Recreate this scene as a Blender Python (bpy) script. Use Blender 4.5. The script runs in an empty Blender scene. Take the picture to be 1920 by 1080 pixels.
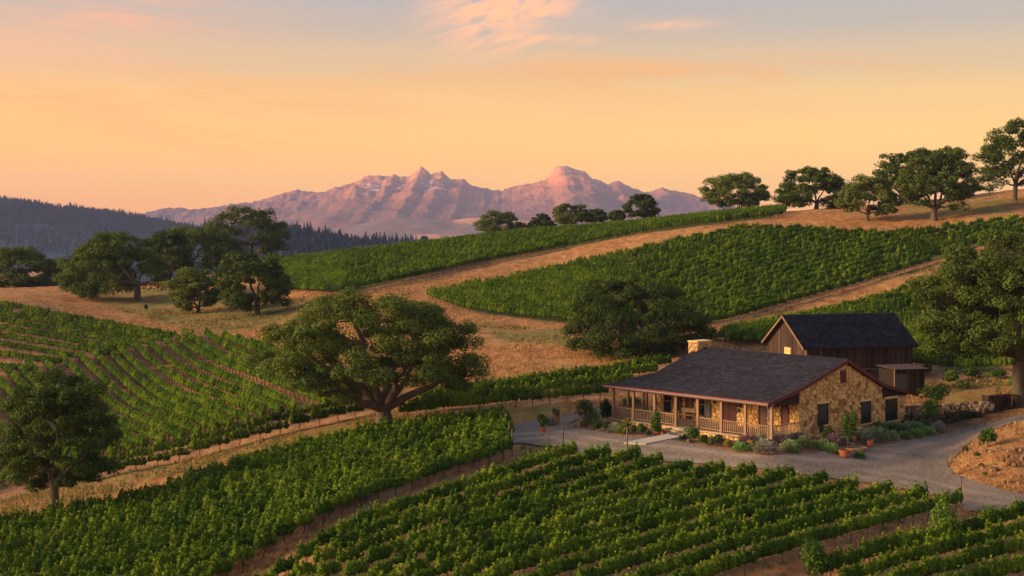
import bpy, bmesh, math, random
import numpy as np
from mathutils import Vector, Matrix, Euler
from mathutils.geometry import delaunay_2d_cdt

S = bpy.context.scene
COL = S.collection
F = 2638.0          # focal length in pixels of the 1920 px wide photograph
HY = 430.0          # image row of the horizon
CZ = 14.2           # camera height above the yard
R = math.radians

# ------------------------------------------------------------------ camera, sky, sun, exposure
cam_d = bpy.data.cameras.new('camera')
cam = bpy.data.objects.new('camera', cam_d); COL.objects.link(cam)
cam.location = (0, 0, CZ); cam.rotation_euler = (R(90), 0, 0)
cam_d.sensor_width = 36.0; cam_d.lens = F/1920*36
cam_d.shift_y = -(540-HY)/1920
cam_d.clip_start = 0.5; cam_d.clip_end = 60000
S.camera = cam

SUN_EL, SUN_AZ = 16.5, -98.0       # degrees; azimuth clockwise from the view direction (sun low on the left)
sdir = Vector((math.sin(R(SUN_AZ))*math.cos(R(SUN_EL)), math.cos(R(SUN_AZ))*math.cos(R(SUN_EL)), math.sin(R(SUN_EL))))
sun_d = bpy.data.lights.new('sun', 'SUN'); sun = bpy.data.objects.new('sun', sun_d); COL.objects.link(sun)
sun_d.energy = 5.0; sun_d.angle = R(22); sun_d.color = (1.0, 0.63, 0.33)
sun.rotation_euler = (-sdir).to_track_quat('-Z', 'Y').to_euler()
sun.location = (-200, 0, 200)

def srgb(r, g, b):
    f = lambda c: c/12.92 if c <= .04045 else ((c+.055)/1.055)**2.4
    return (f(r/255), f(g/255), f(b/255), 1)

W = bpy.data.worlds.new('World'); S.world = W; W.use_nodes = True
nt = W.node_tree; nt.nodes.clear()
def N(t, **kw):
    n = nt.nodes.new(t)
    for k, v in kw.items(): setattr(n, k, v)
    return n
L = lambda a, b: nt.links.new(a, b)
def math_n(op, a, b=None, c=None):
    n = N('ShaderNodeMath', operation=op)
    for i, v in enumerate((a, b, c)):
        if v is None: continue
        if isinstance(v, (int, float)): n.inputs[i].default_value = v
        else: L(v, n.inputs[i])
    return n.outputs[0]
def mixc(fac, a, b, blend='MIX'):
    n = N('ShaderNodeMix', data_type='RGBA', blend_type=blend)
    for i, v in ((0, fac), (6, a), (7, b)):
        if isinstance(v, (int, float, tuple)): n.inputs[i].default_value = v
        else: L(v, n.inputs[i])
    return n.outputs[2]
tc = N('ShaderNodeTexCoord'); sep = N('ShaderNodeSeparateXYZ'); L(tc.outputs['Generated'], sep.inputs[0])
sx, sy, sz = sep.outputs
ramp = N('ShaderNodeValToRGB'); ramp.color_ramp.interpolation = 'EASE'
stops = [(0.0, srgb(250, 158, 34)), (.012, srgb(250, 166, 40)), (.035, srgb(248, 182, 58)), (.060, srgb(238, 180, 78)), (.090, srgb(214, 166, 94)),
         (.118, srgb(182, 151, 116)), (.145, srgb(154, 139, 132)), (.168, srgb(140, 135, 143)), (.30, srgb(136, 136, 150)), (1.0, srgb(122, 124, 142))]
el = ramp.color_ramp.elements
el[0].position, el[0].color = stops[0]; el[1].position, el[1].color = stops[-1]
for p, c in stops[1:-1]:
    e = el.new(p); e.color = c
L(math_n('MAXIMUM', sz, 0.0), ramp.inputs[0])
# the sunset side (left) is deeper orange
az = math_n('ARCTAN2', sx, sy)
left = N('ShaderNodeMapRange'); left.inputs[1].default_value = .25; left.inputs[2].default_value = -.75
L(az, left.inputs[0])
lowband = N('ShaderNodeMapRange'); lowband.inputs[1].default_value = .17; lowband.inputs[2].default_value = .02
L(sz, lowband.inputs[0])
warm = math_n('MULTIPLY', left.outputs[0], lowband.outputs[0])
skycol = mixc(math_n('MULTIPLY', warm, .8), ramp.outputs[0], srgb(246, 148, 36))
# thin cloud streaks lit from below
mp = N('ShaderNodeCombineXYZ')
L(math_n('MULTIPLY', az, 5.0), mp.inputs[0]); L(math_n('ADD', math_n('MULTIPLY', sz, 52.0), math_n('MULTIPLY', az, 4.0)), mp.inputs[1])
nz = N('ShaderNodeTexNoise'); nz.inputs['Scale'].default_value = 1.3; nz.inputs['Detail'].default_value = 7; nz.inputs['Roughness'].default_value = .62; nz.inputs['Distortion'].default_value = .6
L(mp.outputs[0], nz.inputs['Vector'])
st = N('ShaderNodeMapRange'); st.inputs[1].default_value = .42; st.inputs[2].default_value = .66; L(nz.outputs[0], st.inputs[0])
def blob(a0, e0, wa, we):
    d = math_n('ADD', math_n('POWER', math_n('MULTIPLY', math_n('SUBTRACT', az, a0), 1/wa), 2.0),
               math_n('POWER', math_n('MULTIPLY', math_n('SUBTRACT', sz, e0), 1/we), 2.0))
    return math_n('EXPONENT', math_n('MULTIPLY', d, -1.0))
def pxdir(px, py): return math.atan((px-960)/F), (HY-py)/math.hypot(F, px-960)
def at_blob(px, py, wpx, hpx): a, e = pxdir(px, py); return blob(a, e, wpx/F, hpx/F)
# main curl of cloud: a finer noise of its own, sheared up to the right
mp2 = N('ShaderNodeCombineXYZ')
L(math_n('MULTIPLY', az, 22.0), mp2.inputs[0]); L(math_n('ADD', math_n('MULTIPLY', sz, 75.0), math_n('MULTIPLY', az, -26.0)), mp2.inputs[1])
nz2 = N('ShaderNodeTexNoise'); nz2.inputs['Scale'].default_value = 1.0; nz2.inputs['Detail'].default_value = 8; nz2.inputs['Roughness'].default_value = .6; nz2.inputs['Distortion'].default_value = 1.1
L(mp2.outputs[0], nz2.inputs['Vector'])
st2 = N('ShaderNodeMapRange'); st2.inputs[1].default_value = .34; st2.inputs[2].default_value = .64; L(nz2.outputs[0], st2.inputs[0])
m_main = math_n('MULTIPLY', math_n('ADD', at_blob(905, 42, 95, 62), math_n('ADD', math_n('MULTIPLY', at_blob(1010, 16, 75, 26), 1.0), math_n('MULTIPLY', at_blob(1035, 77, 80, 8), 1.0))), st2.outputs[0])
m_r = math_n('MULTIPLY', at_blob(1260, 52, 75, 10), math_n('MULTIPLY', math_n('ADD', .15, st2.outputs[0]), .5))
m_l = math_n('MULTIPLY', math_n('ADD', at_blob(190, 35, 260, 50), math_n('MULTIPLY', at_blob(60, 100, 300, 40), .8)), math_n('ADD', .2, math_n('MULTIPLY', st.outputs[0], .8)))
m_band = math_n('MULTIPLY', math_n('ADD', math_n('ADD', at_blob(150, 180, 620, 42), math_n('MULTIPLY', at_blob(150, 265, 500, 30), .5)), at_blob(1250, 140, 420, 40)), st.outputs[0])
skycol = mixc(math_n('MINIMUM', math_n('MULTIPLY', m_band, .95), .7), skycol, srgb(212, 140, 62))
skycol = mixc(math_n('MINIMUM', math_n('MULTIPLY', m_l, .75), .7), skycol, srgb(214, 142, 104))
skycol = mixc(math_n('MINIMUM', math_n('MULTIPLY', math_n('ADD', m_main, m_r), 1.1), .9), skycol, srgb(240, 160, 108))
# a share of the physical sky for the rest of the dome
sky = N('ShaderNodeTexSky', sky_type='NISHITA'); sky.sun_disc = False
sky.sun_elevation = R(SUN_EL); sky.sun_rotation = R(SUN_AZ); sky.air_density = 1.6; sky.dust_density = 3.0
bgA = N('ShaderNodeBackground'); L(skycol, bgA.inputs[0]); bgA.inputs[1].default_value = 0.84
bgB = N('ShaderNodeBackground'); L(sky.outputs[0], bgB.inputs[0]); bgB.inputs[1].default_value = .03
add = N('ShaderNodeAddShader'); L(bgA.outputs[0], add.inputs[0]); L(bgB.outputs[0], add.inputs[1])
wo = N('ShaderNodeOutputWorld'); L(add.outputs[0], wo.inputs['Surface'])

S.view_settings.view_transform = 'Standard'; S.view_settings.look = 'None'
S.view_settings.gamma = 1; S.view_settings.use_curve_mapping = False
S.view_settings.exposure = 0.76
S.cycles.use_denoising = True
S.cycles.max_bounces = 8; S.cycles.diffuse_bounces = 3; S.cycles.glossy_bounces = 2; S.cycles.transmission_bounces = 4
S.cycles.transparent_max_bounces = 8; S.cycles.volume_bounces = 1
S.cycles.caustics_reflective = False; S.cycles.caustics_refractive = False

# ------------------------------------------------------------------ helpers
rng = np.random.default_rng(7)
def tag(o, label=None, cat=None, group=None, kind=None):
    for k, v in (('label', label), ('category', cat), ('group', group), ('kind', kind)):
        if v: o[k] = v
    return o
def link(o, parent=None):
    COL.objects.link(o)
    if parent is not None: o.parent = parent
    return o
def empty(name, loc=(0, 0, 0), rz=0.0):
    o = bpy.data.objects.new(name, None); o.location = loc; o.rotation_euler = (0, 0, rz)
    o.empty_display_size = .3
    return link(o)
def np_mesh(name, V, Fc, mat=None, tint=None, smooth=False, extra=None):
    """mesh from an (n,3) array and an (m,3) or (m,4) face array; tint = one float per vertex"""
    V = np.ascontiguousarray(V, np.float32); Fc = np.ascontiguousarray(Fc, np.int32)
    me = bpy.data.meshes.new(name); n, k = len(Fc), Fc.shape[1]
    me.vertices.add(len(V)); me.vertices.foreach_set('co', V.ravel())
    me.loops.add(n*k); me.loops.foreach_set('vertex_index', Fc.ravel())
    me.polygons.add(n); me.polygons.foreach_set('loop_start', np.arange(0, n*k, k, dtype=np.int32))
    if smooth: me.polygons.foreach_set('use_smooth', np.ones(n, bool))
    if tint is not None:
        me.attributes.new('tint', 'FLOAT', 'POINT').data.foreach_set('value', np.ascontiguousarray(tint, np.float32))
    for key, (typ, arr) in (extra or {}).items():
        a = me.attributes.new(key, typ, 'POINT')
        a.data.foreach_set({'FLOAT': 'value', 'INT': 'value', 'FLOAT_VECTOR': 'vector', 'FLOAT_COLOR': 'color'}[typ], np.ascontiguousarray(arr, np.int32 if typ == 'INT' else np.float32).ravel())
    me.update(calc_edges=True); me.validate()
    if mat: me.materials.append(mat)
    return me
def obj(name, me, parent=None, loc=None, rz=None):
    o = bpy.data.objects.new(name, me)
    if loc is not None: o.location = loc
    if rz is not None: o.rotation_euler = (0, 0, rz)
    return link(o, parent)
class MB:
    """collects mixed polygons for one mesh"""
    def __init__(s): s.v, s.f, s.t = [], [], []
    def add(s, V, Fc, tint=.5):
        b = len(s.v); s.v += [tuple(map(float, p)) for p in V]; s.f += [tuple(int(i)+b for i in f) for f in Fc]
        s.t += ([float(tint)]*len(V) if np.isscalar(tint) else [float(q) for q in tint]); return s
    def box(s, x0, x1, y0, y1, z0, z1, tint=.5):
        V = [(x, y, z) for z in (z0, z1) for y in (y0, y1) for x in (x0, x1)]
        return s.add(V, [(0, 2, 3, 1), (4, 5, 7, 6), (0, 1, 5, 4), (2, 6, 7, 3), (0, 4, 6, 2), (1, 3, 7, 5)], tint)
    def obox(s, P, ux, uy, uz, tint=.5):
        """box from a corner and three edge vectors"""
        P, ux, uy, uz = map(np.array, (P, ux, uy, uz))
        V = [P+ux*a+uy*b+uz*c for c in (0, 1) for b in (0, 1) for a in (0, 1)]
        return s.add(V, [(0, 2, 3, 1), (4, 5, 7, 6), (0, 1, 5, 4), (2, 6, 7, 3), (0, 4, 6, 2), (1, 3, 7, 5)], tint)
    def tube(s, pts, rad, sides=6, tint=.5, caps=True):
        V, Fc = tube(pts, rad, sides); s.add(V, Fc, tint)
        if caps:
            b = len(s.v)-len(V); s.f += [tuple(b+i for i in range(sides))[::-1], tuple(b+len(V)-sides+i for i in range(sides))]
        return s
    def mesh(s, name, mat, smooth=False):
        me = bpy.data.meshes.new(name); me.from_pydata(s.v, [], s.f)
        me.attributes.new('tint', 'FLOAT', 'POINT').data.foreach_set('value', np.array(s.t, np.float32))
        if smooth: me.polygons.foreach_set('use_smooth', np.ones(len(me.polygons), bool))
        me.materials.append(mat); me.update(); return me
    def build(s, name, mat, parent=None, loc=None, rz=None, smooth=False):
        return obj(name, s.mesh(name, mat, smooth), parent, loc, rz)
def tube(pts, rad, sides=6):
    P = np.asarray(pts, float); n = len(P); rad = np.broadcast_to(np.asarray(rad, float), (n,))
    T = np.gradient(P, axis=0); T /= np.linalg.norm(T, axis=1, keepdims=True)+1e-9
    ref = np.array([0, 0, 1.]) if abs(T[0, 2]) < .9 else np.array([1., 0, 0])
    A = np.cross(T, ref); A /= np.linalg.norm(A, axis=1, keepdims=True)+1e-9
    B = np.cross(T, A)
    ang = np.arange(sides)*2*np.pi/sides
    V = P[:, None]+rad[:, None, None]*(np.cos(ang)[None, :, None]*A[:, None]+np.sin(ang)[None, :, None]*B[:, None])
    i = np.arange(n-1)[:, None]*sides; j = np.arange(sides)[None]; k = (j+1) % sides
    Fc = np.stack([i+j, i+k, i+sides+k, i+sides+j], -1).reshape(-1, 4)
    return V.reshape(-1, 3), Fc
def leaf_quads(C, Nn, size, r, aspect=.55, fold=.25):
    """rhombic folded leaves: centres, normals, half lengths"""
    n = len(C); Nn = Nn/(np.linalg.norm(Nn, axis=1, keepdims=True)+1e-9)
    t = r.normal(size=(n, 3)); t -= (t*Nn).sum(1, keepdims=True)*Nn; t /= np.linalg.norm(t, axis=1, keepdims=True)+1e-9
    b = np.cross(Nn, t); s = np.asarray(size)[:, None]
    V = np.stack([C-t*s, C+b*s*aspect+Nn*s*fold, C+t*s, C-b*s*aspect+Nn*s*fold], 1).reshape(-1, 3)
    return V, np.arange(4*n).reshape(-1, 4)
def vnoise(x, y, seed=0):
    """value noise, numpy"""
    xi, yi = np.floor(x).astype(np.int64), np.floor(y).astype(np.int64); fx, fy = x-xi, y-yi
    fx = fx*fx*(3-2*fx); fy = fy*fy*(3-2*fy)
    def h(a, b):
        v = (a*374761393+b*668265263+seed*974634777) & 0xffffffff
        v = ((v ^ (v >> 13))*1274126177) & 0xffffffff
        return ((v ^ (v >> 16)) & 0xffff)/65535.0
    return (h(xi, yi)*(1-fx)+h(xi+1, yi)*fx)*(1-fy)+(h(xi, yi+1)*(1-fx)+h(xi+1, yi+1)*fx)*fy
def fbm(x, y, oct=4, seed=0, ridged=False, gain=.5):
    a, s, tot = 1., 0., 0.
    for o in range(oct):
        v = vnoise(x*2**o, y*2**o, seed+o*17)
        if ridged: v = 1-abs(2*v-1)
        s = s+a*v; tot += a; a *= gain
    return s/tot
def inpoly(x, y, poly):
    x, y = np.asarray(x, float), np.asarray(y, float); c = np.zeros(x.shape, bool); n = len(poly); j = n-1
    for i in range(n):
        (xi, yi), (xj, yj) = poly[i], poly[j]
        if yi != yj: c ^= ((yi > y) != (yj > y)) & (x < (xj-xi)*(y-yi)/(yj-yi)+xi)
        j = i
    return c
# ------------------------------------------------------------------ materials
class MT:
    def __init__(s, name):
        s.m = bpy.data.materials.new(name); s.m.use_nodes = True; s.t = s.m.node_tree; s.t.nodes.clear()
    def n(s, t, ins=None, **kw):
        x = s.t.nodes.new(t)
        for k, v in kw.items(): setattr(x, k, v)
        for k, v in (ins or {}).items(): s.set(x.inputs[k], v)
        return x
    def set(s, sock, v):
        if isinstance(v, bpy.types.NodeSocket): s.t.links.new(v, sock)
        elif isinstance(v, tuple) and len(v) == 3 and sock.type == 'RGBA': sock.default_value = (*v, 1)
        else: sock.default_value = v
    def noise(s, scale, detail=4, rough=.55, vec=None, dist=0.0):
        x = s.n('ShaderNodeTexNoise', {'Scale': scale, 'Detail': detail, 'Roughness': rough, 'Distortion': dist})
        if vec is not None: s.set(x.inputs['Vector'], vec)
        return x.outputs[0]
    def coord(s, scale=(1, 1, 1), kind='Object'):
        c = s.n('ShaderNodeTexCoord'); m = s.n('ShaderNodeMapping'); s.t.links.new(c.outputs[kind], m.inputs[0]); m.inputs['Scale'].default_value = scale
        return m.outputs[0]
    def pos(s, scale=(1, 1, 1)):
        g = s.n('ShaderNodeNewGeometry'); m = s.n('ShaderNodeMapping'); s.t.links.new(g.outputs['Position'], m.inputs[0]); m.inputs['Scale'].default_value = scale
        return m.outputs[0]
    def attr(s, name, out='Fac'): return s.n('ShaderNodeAttribute', attribute_name=name).outputs[out]
    def rng(s, v, a, b, c=0.0, d=1.0): return s.n('ShaderNodeMapRange', {0: v, 1: a, 2: b, 3: c, 4: d}).outputs[0]
    def math(s, op, a, b=0.0): return s.n('ShaderNodeMath', {0: a, 1: b}, operation=op).outputs[0]
    def mix(s, f, a, b, blend='MIX'): return s.n('ShaderNodeMix', {0: f, 6: a, 7: b}, data_type='RGBA', blend_type=blend).outputs[2]
    def ramp(s, v, stops):
        r = s.n('ShaderNodeValToRGB'); e = r.color_ramp.elements
        e[0].position, e[0].color = stops[0][0], (*stops[0][1], 1); e[1].position, e[1].color = stops[-1][0], (*stops[-1][1], 1)
        for p, c in stops[1:-1]: q = e.new(p); q.color = (*c, 1)
        s.set(r.inputs[0], v); return r.outputs[0]
    def bump(s, h, strength=.5, dist=.05): return s.n('ShaderNodeBump', {'Height': h, 'Strength': strength, 'Distance': dist}).outputs[0]
    def out(s, shader): o = s.n('ShaderNodeOutputMaterial'); s.t.links.new(shader, o.inputs[0]); return s.m
    def pbr(s, col, rough=.8, normal=None, spec=.3, metal=0.0, finish=True):
        b = s.n('ShaderNodeBsdfPrincipled', {'Base Color': col, 'Roughness': rough, 'Specular IOR Level': spec, 'Metallic': metal})
        if normal is not None: s.set(b.inputs['Normal'], normal)
        return s.out(b.outputs[0]) if finish else b.outputs[0]

def leaf_mat(name, dark, mid, light, trans=.28, use_obj_color=False, rough=.62):
    m = MT(name); t = m.attr('tint')
    rnd = m.n('ShaderNodeObjectInfo').outputs['Random']
    big = m.noise(.35, 2, .5, m.pos())
    v = m.math('ADD', t, m.math('MULTIPLY', m.math('SUBTRACT', rnd, .5), .62)); v = m.math('ADD', v, m.math('MULTIPLY', m.math('SUBTRACT', big, .5), .6))
    c = m.ramp(v, [(0, dark), (.5, mid), (1, light)])
    if use_obj_color: c = m.mix(1.0, c, m.n('ShaderNodeObjectInfo').outputs['Color'], 'MULTIPLY')
    p = m.pbr(c, rough, None, .10, finish=False)
    tr = m.n('ShaderNodeBsdfTranslucent', {'Color': m.mix(1.0, c, (1.0, 1.0, .55), 'MULTIPLY')}).outputs[0]
    mx = m.n('ShaderNodeMixShader', {0: trans}); m.t.links.new(p, mx.inputs[1]); m.t.links.new(tr, mx.inputs[2])
    return m.out(mx.outputs[0])
M = {}
M['vine'] = leaf_mat('vine_leaf', (.034, .086, .005), (.098, .182, .010), (.23, .31, .018), .30)
M['oak'] = leaf_mat('oak_leaf', (.034, .062, .010), (.076, .118, .021), (.150, .190, .038), .28)
M['oak_hill'] = leaf_mat('hill_oak_leaf', (.034, .062, .011), (.074, .116, .022), (.142, .180, .038), .28)
M['shrub'] = leaf_mat('shrub_leaf', (.35, .35, .35), (.75, .75, .75), (1.2, 1.2, 1.2), .25, True)
M['conifer'] = leaf_mat('haze_tinted_needles', (.012, .038, .074), (.020, .056, .108), (.034, .080, .138), .05)  # needles coloured blue to paint in the haze of distance

def bark(name, a, b):
    m = MT(name); v = m.coord((6, 6, 1.6)); n1 = m.noise(2.2, 6, .65, v); n2 = m.noise(.9, 3, .5, m.pos())
    c = m.mix(m.rng(n1, .35, .7), a, b); c = m.mix(m.math('MULTIPLY', n2, .5), c, (.10, .085, .06))
    return m.pbr(c, .95, m.bump(n1, .9, .06), .1)
M['bark'] = bark('oak_bark', (.045, .036, .028), (.16, .135, .11))
M['vine_bark'] = bark('vine_bark', (.035, .024, .017), (.11, .08, .055))

def wood(name, a, b, scale=(14, 14, 1.5), rough=.85, axis=None, knots=.25):
    m = MT(name); v = m.coord(scale); n1 = m.noise(1.6, 6, .62, v); n2 = m.noise(1.3, 3, .5, m.coord((.8, .8, .35)))
    t = m.attr('tint'); rnd = m.n('ShaderNodeObjectInfo').outputs['Random']
    f = m.math('ADD', m.math('MULTIPLY', m.rng(n1, .3, .72), .6), m.math('MULTIPLY', m.math('ADD', m.math('MULTIPLY', t, .5), m.math('MULTIPLY', rnd, .5)), .85))
    c = m.mix(m.math('SUBTRACT', f, .25), a, b); c = m.mix(m.math('MULTIPLY', m.rng(n2, .5, .8), knots), c, tuple(x*.35 for x in a))
    return m.pbr(c, rough, m.bump(n1, .5, .02), .2)
M['barn_wood'] = wood('barn_boards', (.015, .010, .009), (.092, .060, .045))
M['porch_wood'] = wood('porch_timber', (.17, .105, .065), (.36, .25, .165))
M['deck_wood'] = wood('deck_boards', (.16, .11, .08), (.33, .25, .19), (2, 14, 14))
M['dark_wood'] = wood('dark_boards', (.022, .012, .011), (.055, .030, .026), (2, 2, 14))
M['post_wood'] = wood('vineyard_post_wood', (.06, .042, .03), (.20, .15, .11))
M['trim_wood'] = wood('barn_trim', (.10, .06, .04), (.22, .135, .085))
def paint(name, col, rough=.45, var=.25):
    m = MT(name); n1 = m.noise(5, 5, .6, m.coord((1, 1, 1)))
    c = m.mix(m.math('MULTIPLY', m.rng(n1, .35, .75), var), col, tuple(x*.55 for x in col))
    return m.pbr(c, rough, m.bump(n1, .1, .01), .4)
M['red_paint'] = paint('fascia_red', (.14, .007, .009)); M['rake_paint'] = paint('rake_red', (.085, .010, .015)); M['door_red'] = paint('door_red', (.080, .005, .006), .4)
M['door_dark'] = paint('door_dark_red', (.07, .012, .010), .45); M['frame_dark'] = paint('window_frame', (.035, .022, .020), .5); M['shutter'] = paint('shutter_grey', (.11, .12, .14), .5)
M['metal'] = paint('grey_metal', (.18, .18, .18), .4); M['black'] = paint('black_metal', (.012, .012, .013), .5); M['shed_door'] = paint('shed_door_grey', (.075, .085, .090), .7)
M['rust'] = paint('rusty_sheet', (.060, .034, .024), .85, .6)
def glass(name):
    m = MT(name); n1 = m.noise(1.2, 2, .5, m.coord())
    return m.pbr(m.mix(n1, (.010, .011, .014), (.022, .024, .03)), .08, m.bump(n1, .05, .02), .6)
M['glass'] = glass('window_glass')
def stone(name, cols, mort=None):
    m = MT(name); t = m.attr('tint'); n1 = m.noise(7, 6, .65, m.coord()); n2 = m.noise(1.5, 3, .5, m.pos())
    c = m.ramp(t, cols); c = m.mix(m.math('MULTIPLY', m.rng(n1, .35, .75), .25), c, tuple(x*.45 for x in cols[1][1]))
    c = m.mix(m.math('MULTIPLY', m.rng(n2, .5, .8), .12), c, (.22, .13, .06))
    return m.pbr(c, .9, m.bump(n1, .6, .02), .2)
M['stone'] = stone('golden_fieldstone', [(0, (.22, .115, .045)), (.25, (.42, .24, .085)), (.55, (.64, .40, .15)), (.85, (.74, .52, .24)), (1, (.42, .27, .14))])
M['rockwall'] = stone('grey_fieldstone', [(0, (.10, .075, .055)), (.35, (.20, .15, .11)), (.7, (.30, .23, .17)), (1, (.25, .17, .11))])
M['rock'] = stone('bank_rock', [(0, (.075, .050, .034)), (.4, (.15, .10, .062)), (.7, (.22, .145, .085)), (1, (.25, .145, .078))])
def flat(name, col, rough=.9, sc=6, var=.5, bumpd=.02):
    m = MT(name); n1 = m.noise(sc, 6, .65, m.coord()); n2 = m.noise(sc*.15, 3, .5, m.coord())
    c = m.mix(m.math('MULTIPLY', n1, var), col, tuple(x*.55 for x in col)); c = m.mix(m.math('MULTIPLY', m.rng(n2, .4, .7), .3), c, tuple(x*.7 for x in col))
    return m.pbr(c, rough, m.bump(n1, .5, bumpd), .25)
M['mortar'] = flat('mortar', (.32, .215, .105)); M['step_stone'] = flat('step_stone', (.50, .40, .28)); M['concrete'] = flat('path_slab', (.42, .38, .34), .85, 4, .3)
M['terracotta'] = flat('terracotta', (.38, .125, .05), .8, 5, .35); M['soil'] = flat('potting_soil', (.05, .033, .022)); M['deck_edge'] = flat('deck_edge', (.48, .36, .25), .8, 5, .4)
M['core'] = flat('barn_core', (.02, .013, .01)); M['clay_planter'] = flat('clay_planter', (.30, .17, .10))
def shingle(name):
    m = MT(name); t = m.attr('tint'); n1 = m.noise(9, 5, .6, m.coord()); n2 = m.noise(.45, 4, .55, m.coord())
    c = m.ramp(t, [(0, (.006, .007, .014)), (.5, (.012, .014, .026)), (1, (.024, .027, .044))])
    c = m.mix(m.math('MULTIPLY', m.rng(n1, .35, .75), .45), c, (.026, .028, .042)); c = m.mix(m.math('MULTIPLY', m.rng(n2, .45, .75), .4), c, (.010, .011, .016))
    return m.pbr(c, .85, m.bump(n1, .4, .01), .12)
M['shingle'] = shingle('slate_shingles')

# ground: zone attribute (r soil under vines, g green grass, b gravel/soil beds)
def ground_mat():
    m = MT('dry_hill_ground'); z = m.attr('zone', 'Color'); sp = m.n('ShaderNodeSeparateColor'); m.t.links.new(z, sp.inputs[0])
    n1 = m.noise(.10, 5, .6, m.pos()); n2 = m.noise(.9, 6, .65, m.pos((1, .45, 1))); n3 = m.noise(6, 5, .7, m.pos())
    dry = m.ramp(n2, [(.25, (.15, .066, .026)), (.45, (.29, .135, .052)), (.6, (.40, .205, .080)), (.8, (.50, .30, .13))])
    dry = m.mix(m.rng(n1, .4, .68), dry, m.ramp(n2, [(.3, (.24, .125, .05)), (.7, (.44, .26, .105))]))
    grass = m.ramp(n2, [(.3, (.065, .085, .022)), (.55, (.16, .155, .045)), (.8, (.32, .24, .09))])
    f = m.math('MULTIPLY', sp.outputs[1], m.rng(m.math('ADD', m.math('MULTIPLY', n1, .5), m.math('MULTIPLY', n2, .5)), .36, .56))
    c = m.mix(f, dry, grass)
    soil = m.ramp(n2, [(.3, (.17, .090, .045)), (.55, (.32, .175, .085)), (.8, (.42, .26, .13))])
    c = m.mix(sp.outputs[0], c, soil)
    c = m.mix(m.attr('cover'), c, m.ramp(n2, [(.3, (.035, .060, .010)), (.7, (.085, .115, .025))]))
    c = m.mix(sp.outputs[2], c, m.ramp(n2, [(.3, (.12, .07, .045)), (.7, (.26, .155, .10))]))
    c = m.mix(m.math('MULTIPLY', m.rng(n3, .45, .75), .35), c, (.14, .08, .04)); n4 = m.noise(2.2, 5, .7, m.pos((1, .5, 1)), .6)
    c = m.mix(m.math('MULTIPLY', m.rng(n4, .56, .70), .55), c, (.12, .062, .026)); c = m.mix(m.math('MULTIPLY', m.rng(n4, .44, .32), .35), c, (.56, .34, .14))
    h = m.math('ADD', m.math('MULTIPLY', n3, .5), n2)
    return m.pbr(c, .97, m.bump(h, .9, .25), .08)
M['ground'] = ground_mat()
def gravel_mat():
    m = MT('gravel'); n1 = m.noise(14, 4, .7, m.pos()); n2 = m.noise(.35, 4, .6, m.pos()); vo = m.n('ShaderNodeTexVoronoi', {'Scale': 9.0, 'Vector': m.pos()}).outputs['Color']
    g = m.n('ShaderNodeRGBToBW', {0: vo}).outputs[0]
    c = m.ramp(g, [(0, (.090, .072, .056)), (.5, (.170, .138, .108)), (1, (.28, .235, .19))])
    c = m.mix(m.math('MULTIPLY', m.rng(n2, .42, .7), .55), c, (.235, .175, .130)); c = m.mix(m.math('MULTIPLY', n1, .3), c, (.09, .08, .075)); c = m.mix(m.math('MULTIPLY', m.attr('track'), m.rng(n2, .25, .6, 0.0, .6)), c, (.33, .28, .23))
    return m.pbr(c, .9, m.bump(m.math('ADD', g, n1), .7, .04), .25)
M['gravel'] = gravel_mat()
def grass_mat(name, a, b):
    m = MT(name); c = m.ramp(m.attr('tint'), [(0, a), (1, b)])
    p = m.pbr(c, .8, None, .2, finish=False); tr = m.n('ShaderNodeBsdfTranslucent', {'Color': c}).outputs[0]
    mx = m.n('ShaderNodeMixShader', {0: .3}); m.t.links.new(p, mx.inputs[1]); m.t.links.new(tr, mx.inputs[2]); return m.out(mx.outputs[0])
M['dry_grass'] = grass_mat('straw', (.17, .085, .032), (.66, .42, .17)); M['green_grass'] = grass_mat('green_grass', (.06, .095, .02), (.26, .24, .07))
def mountain_mat():
    m = MT('mountain_rock_painted_glow'); n1 = m.noise(.012, 7, .66, m.pos()); n2 = m.noise(.0035, 5, .6, m.pos()); g = m.n('ShaderNodeNewGeometry')
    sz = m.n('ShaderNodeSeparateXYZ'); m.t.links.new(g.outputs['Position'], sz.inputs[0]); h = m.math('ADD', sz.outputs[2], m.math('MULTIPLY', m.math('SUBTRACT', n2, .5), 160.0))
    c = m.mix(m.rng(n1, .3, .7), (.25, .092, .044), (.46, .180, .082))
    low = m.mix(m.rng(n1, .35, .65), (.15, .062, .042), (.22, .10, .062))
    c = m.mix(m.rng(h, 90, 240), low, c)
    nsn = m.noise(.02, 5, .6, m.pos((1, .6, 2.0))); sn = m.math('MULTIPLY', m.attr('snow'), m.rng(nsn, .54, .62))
    c = m.mix(m.rng(h, 215, 330), c, m.mix(m.rng(n1, .3, .7), (.46, .165, .065), (.78, .34, .145))); c = m.mix(sn, c, (.82, .80, .78))  # brighter orange towards the summits paints the evening glow; then snow
    return m.pbr(c, .95, m.bump(n1, .8, 14.0), .1)
M['mountain'] = mountain_mat()
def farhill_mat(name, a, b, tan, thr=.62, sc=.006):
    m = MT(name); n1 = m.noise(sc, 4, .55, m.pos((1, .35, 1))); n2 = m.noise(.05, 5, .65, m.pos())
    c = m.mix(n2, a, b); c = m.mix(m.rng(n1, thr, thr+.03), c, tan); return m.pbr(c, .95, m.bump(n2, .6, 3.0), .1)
M['haze_tinted_floor'] = farhill_mat('haze_tinted_hillside', (.012, .034, .062), (.022, .050, .088), (.34, .16, .075), .60)  # blue of distant haze put into the ground colour; tan clearings
M['foothill'] = farhill_mat('foothill_scrub', (.13, .085, .075), (.21, .135, .105), (.46, .22, .13), .53, .0030)
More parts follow.
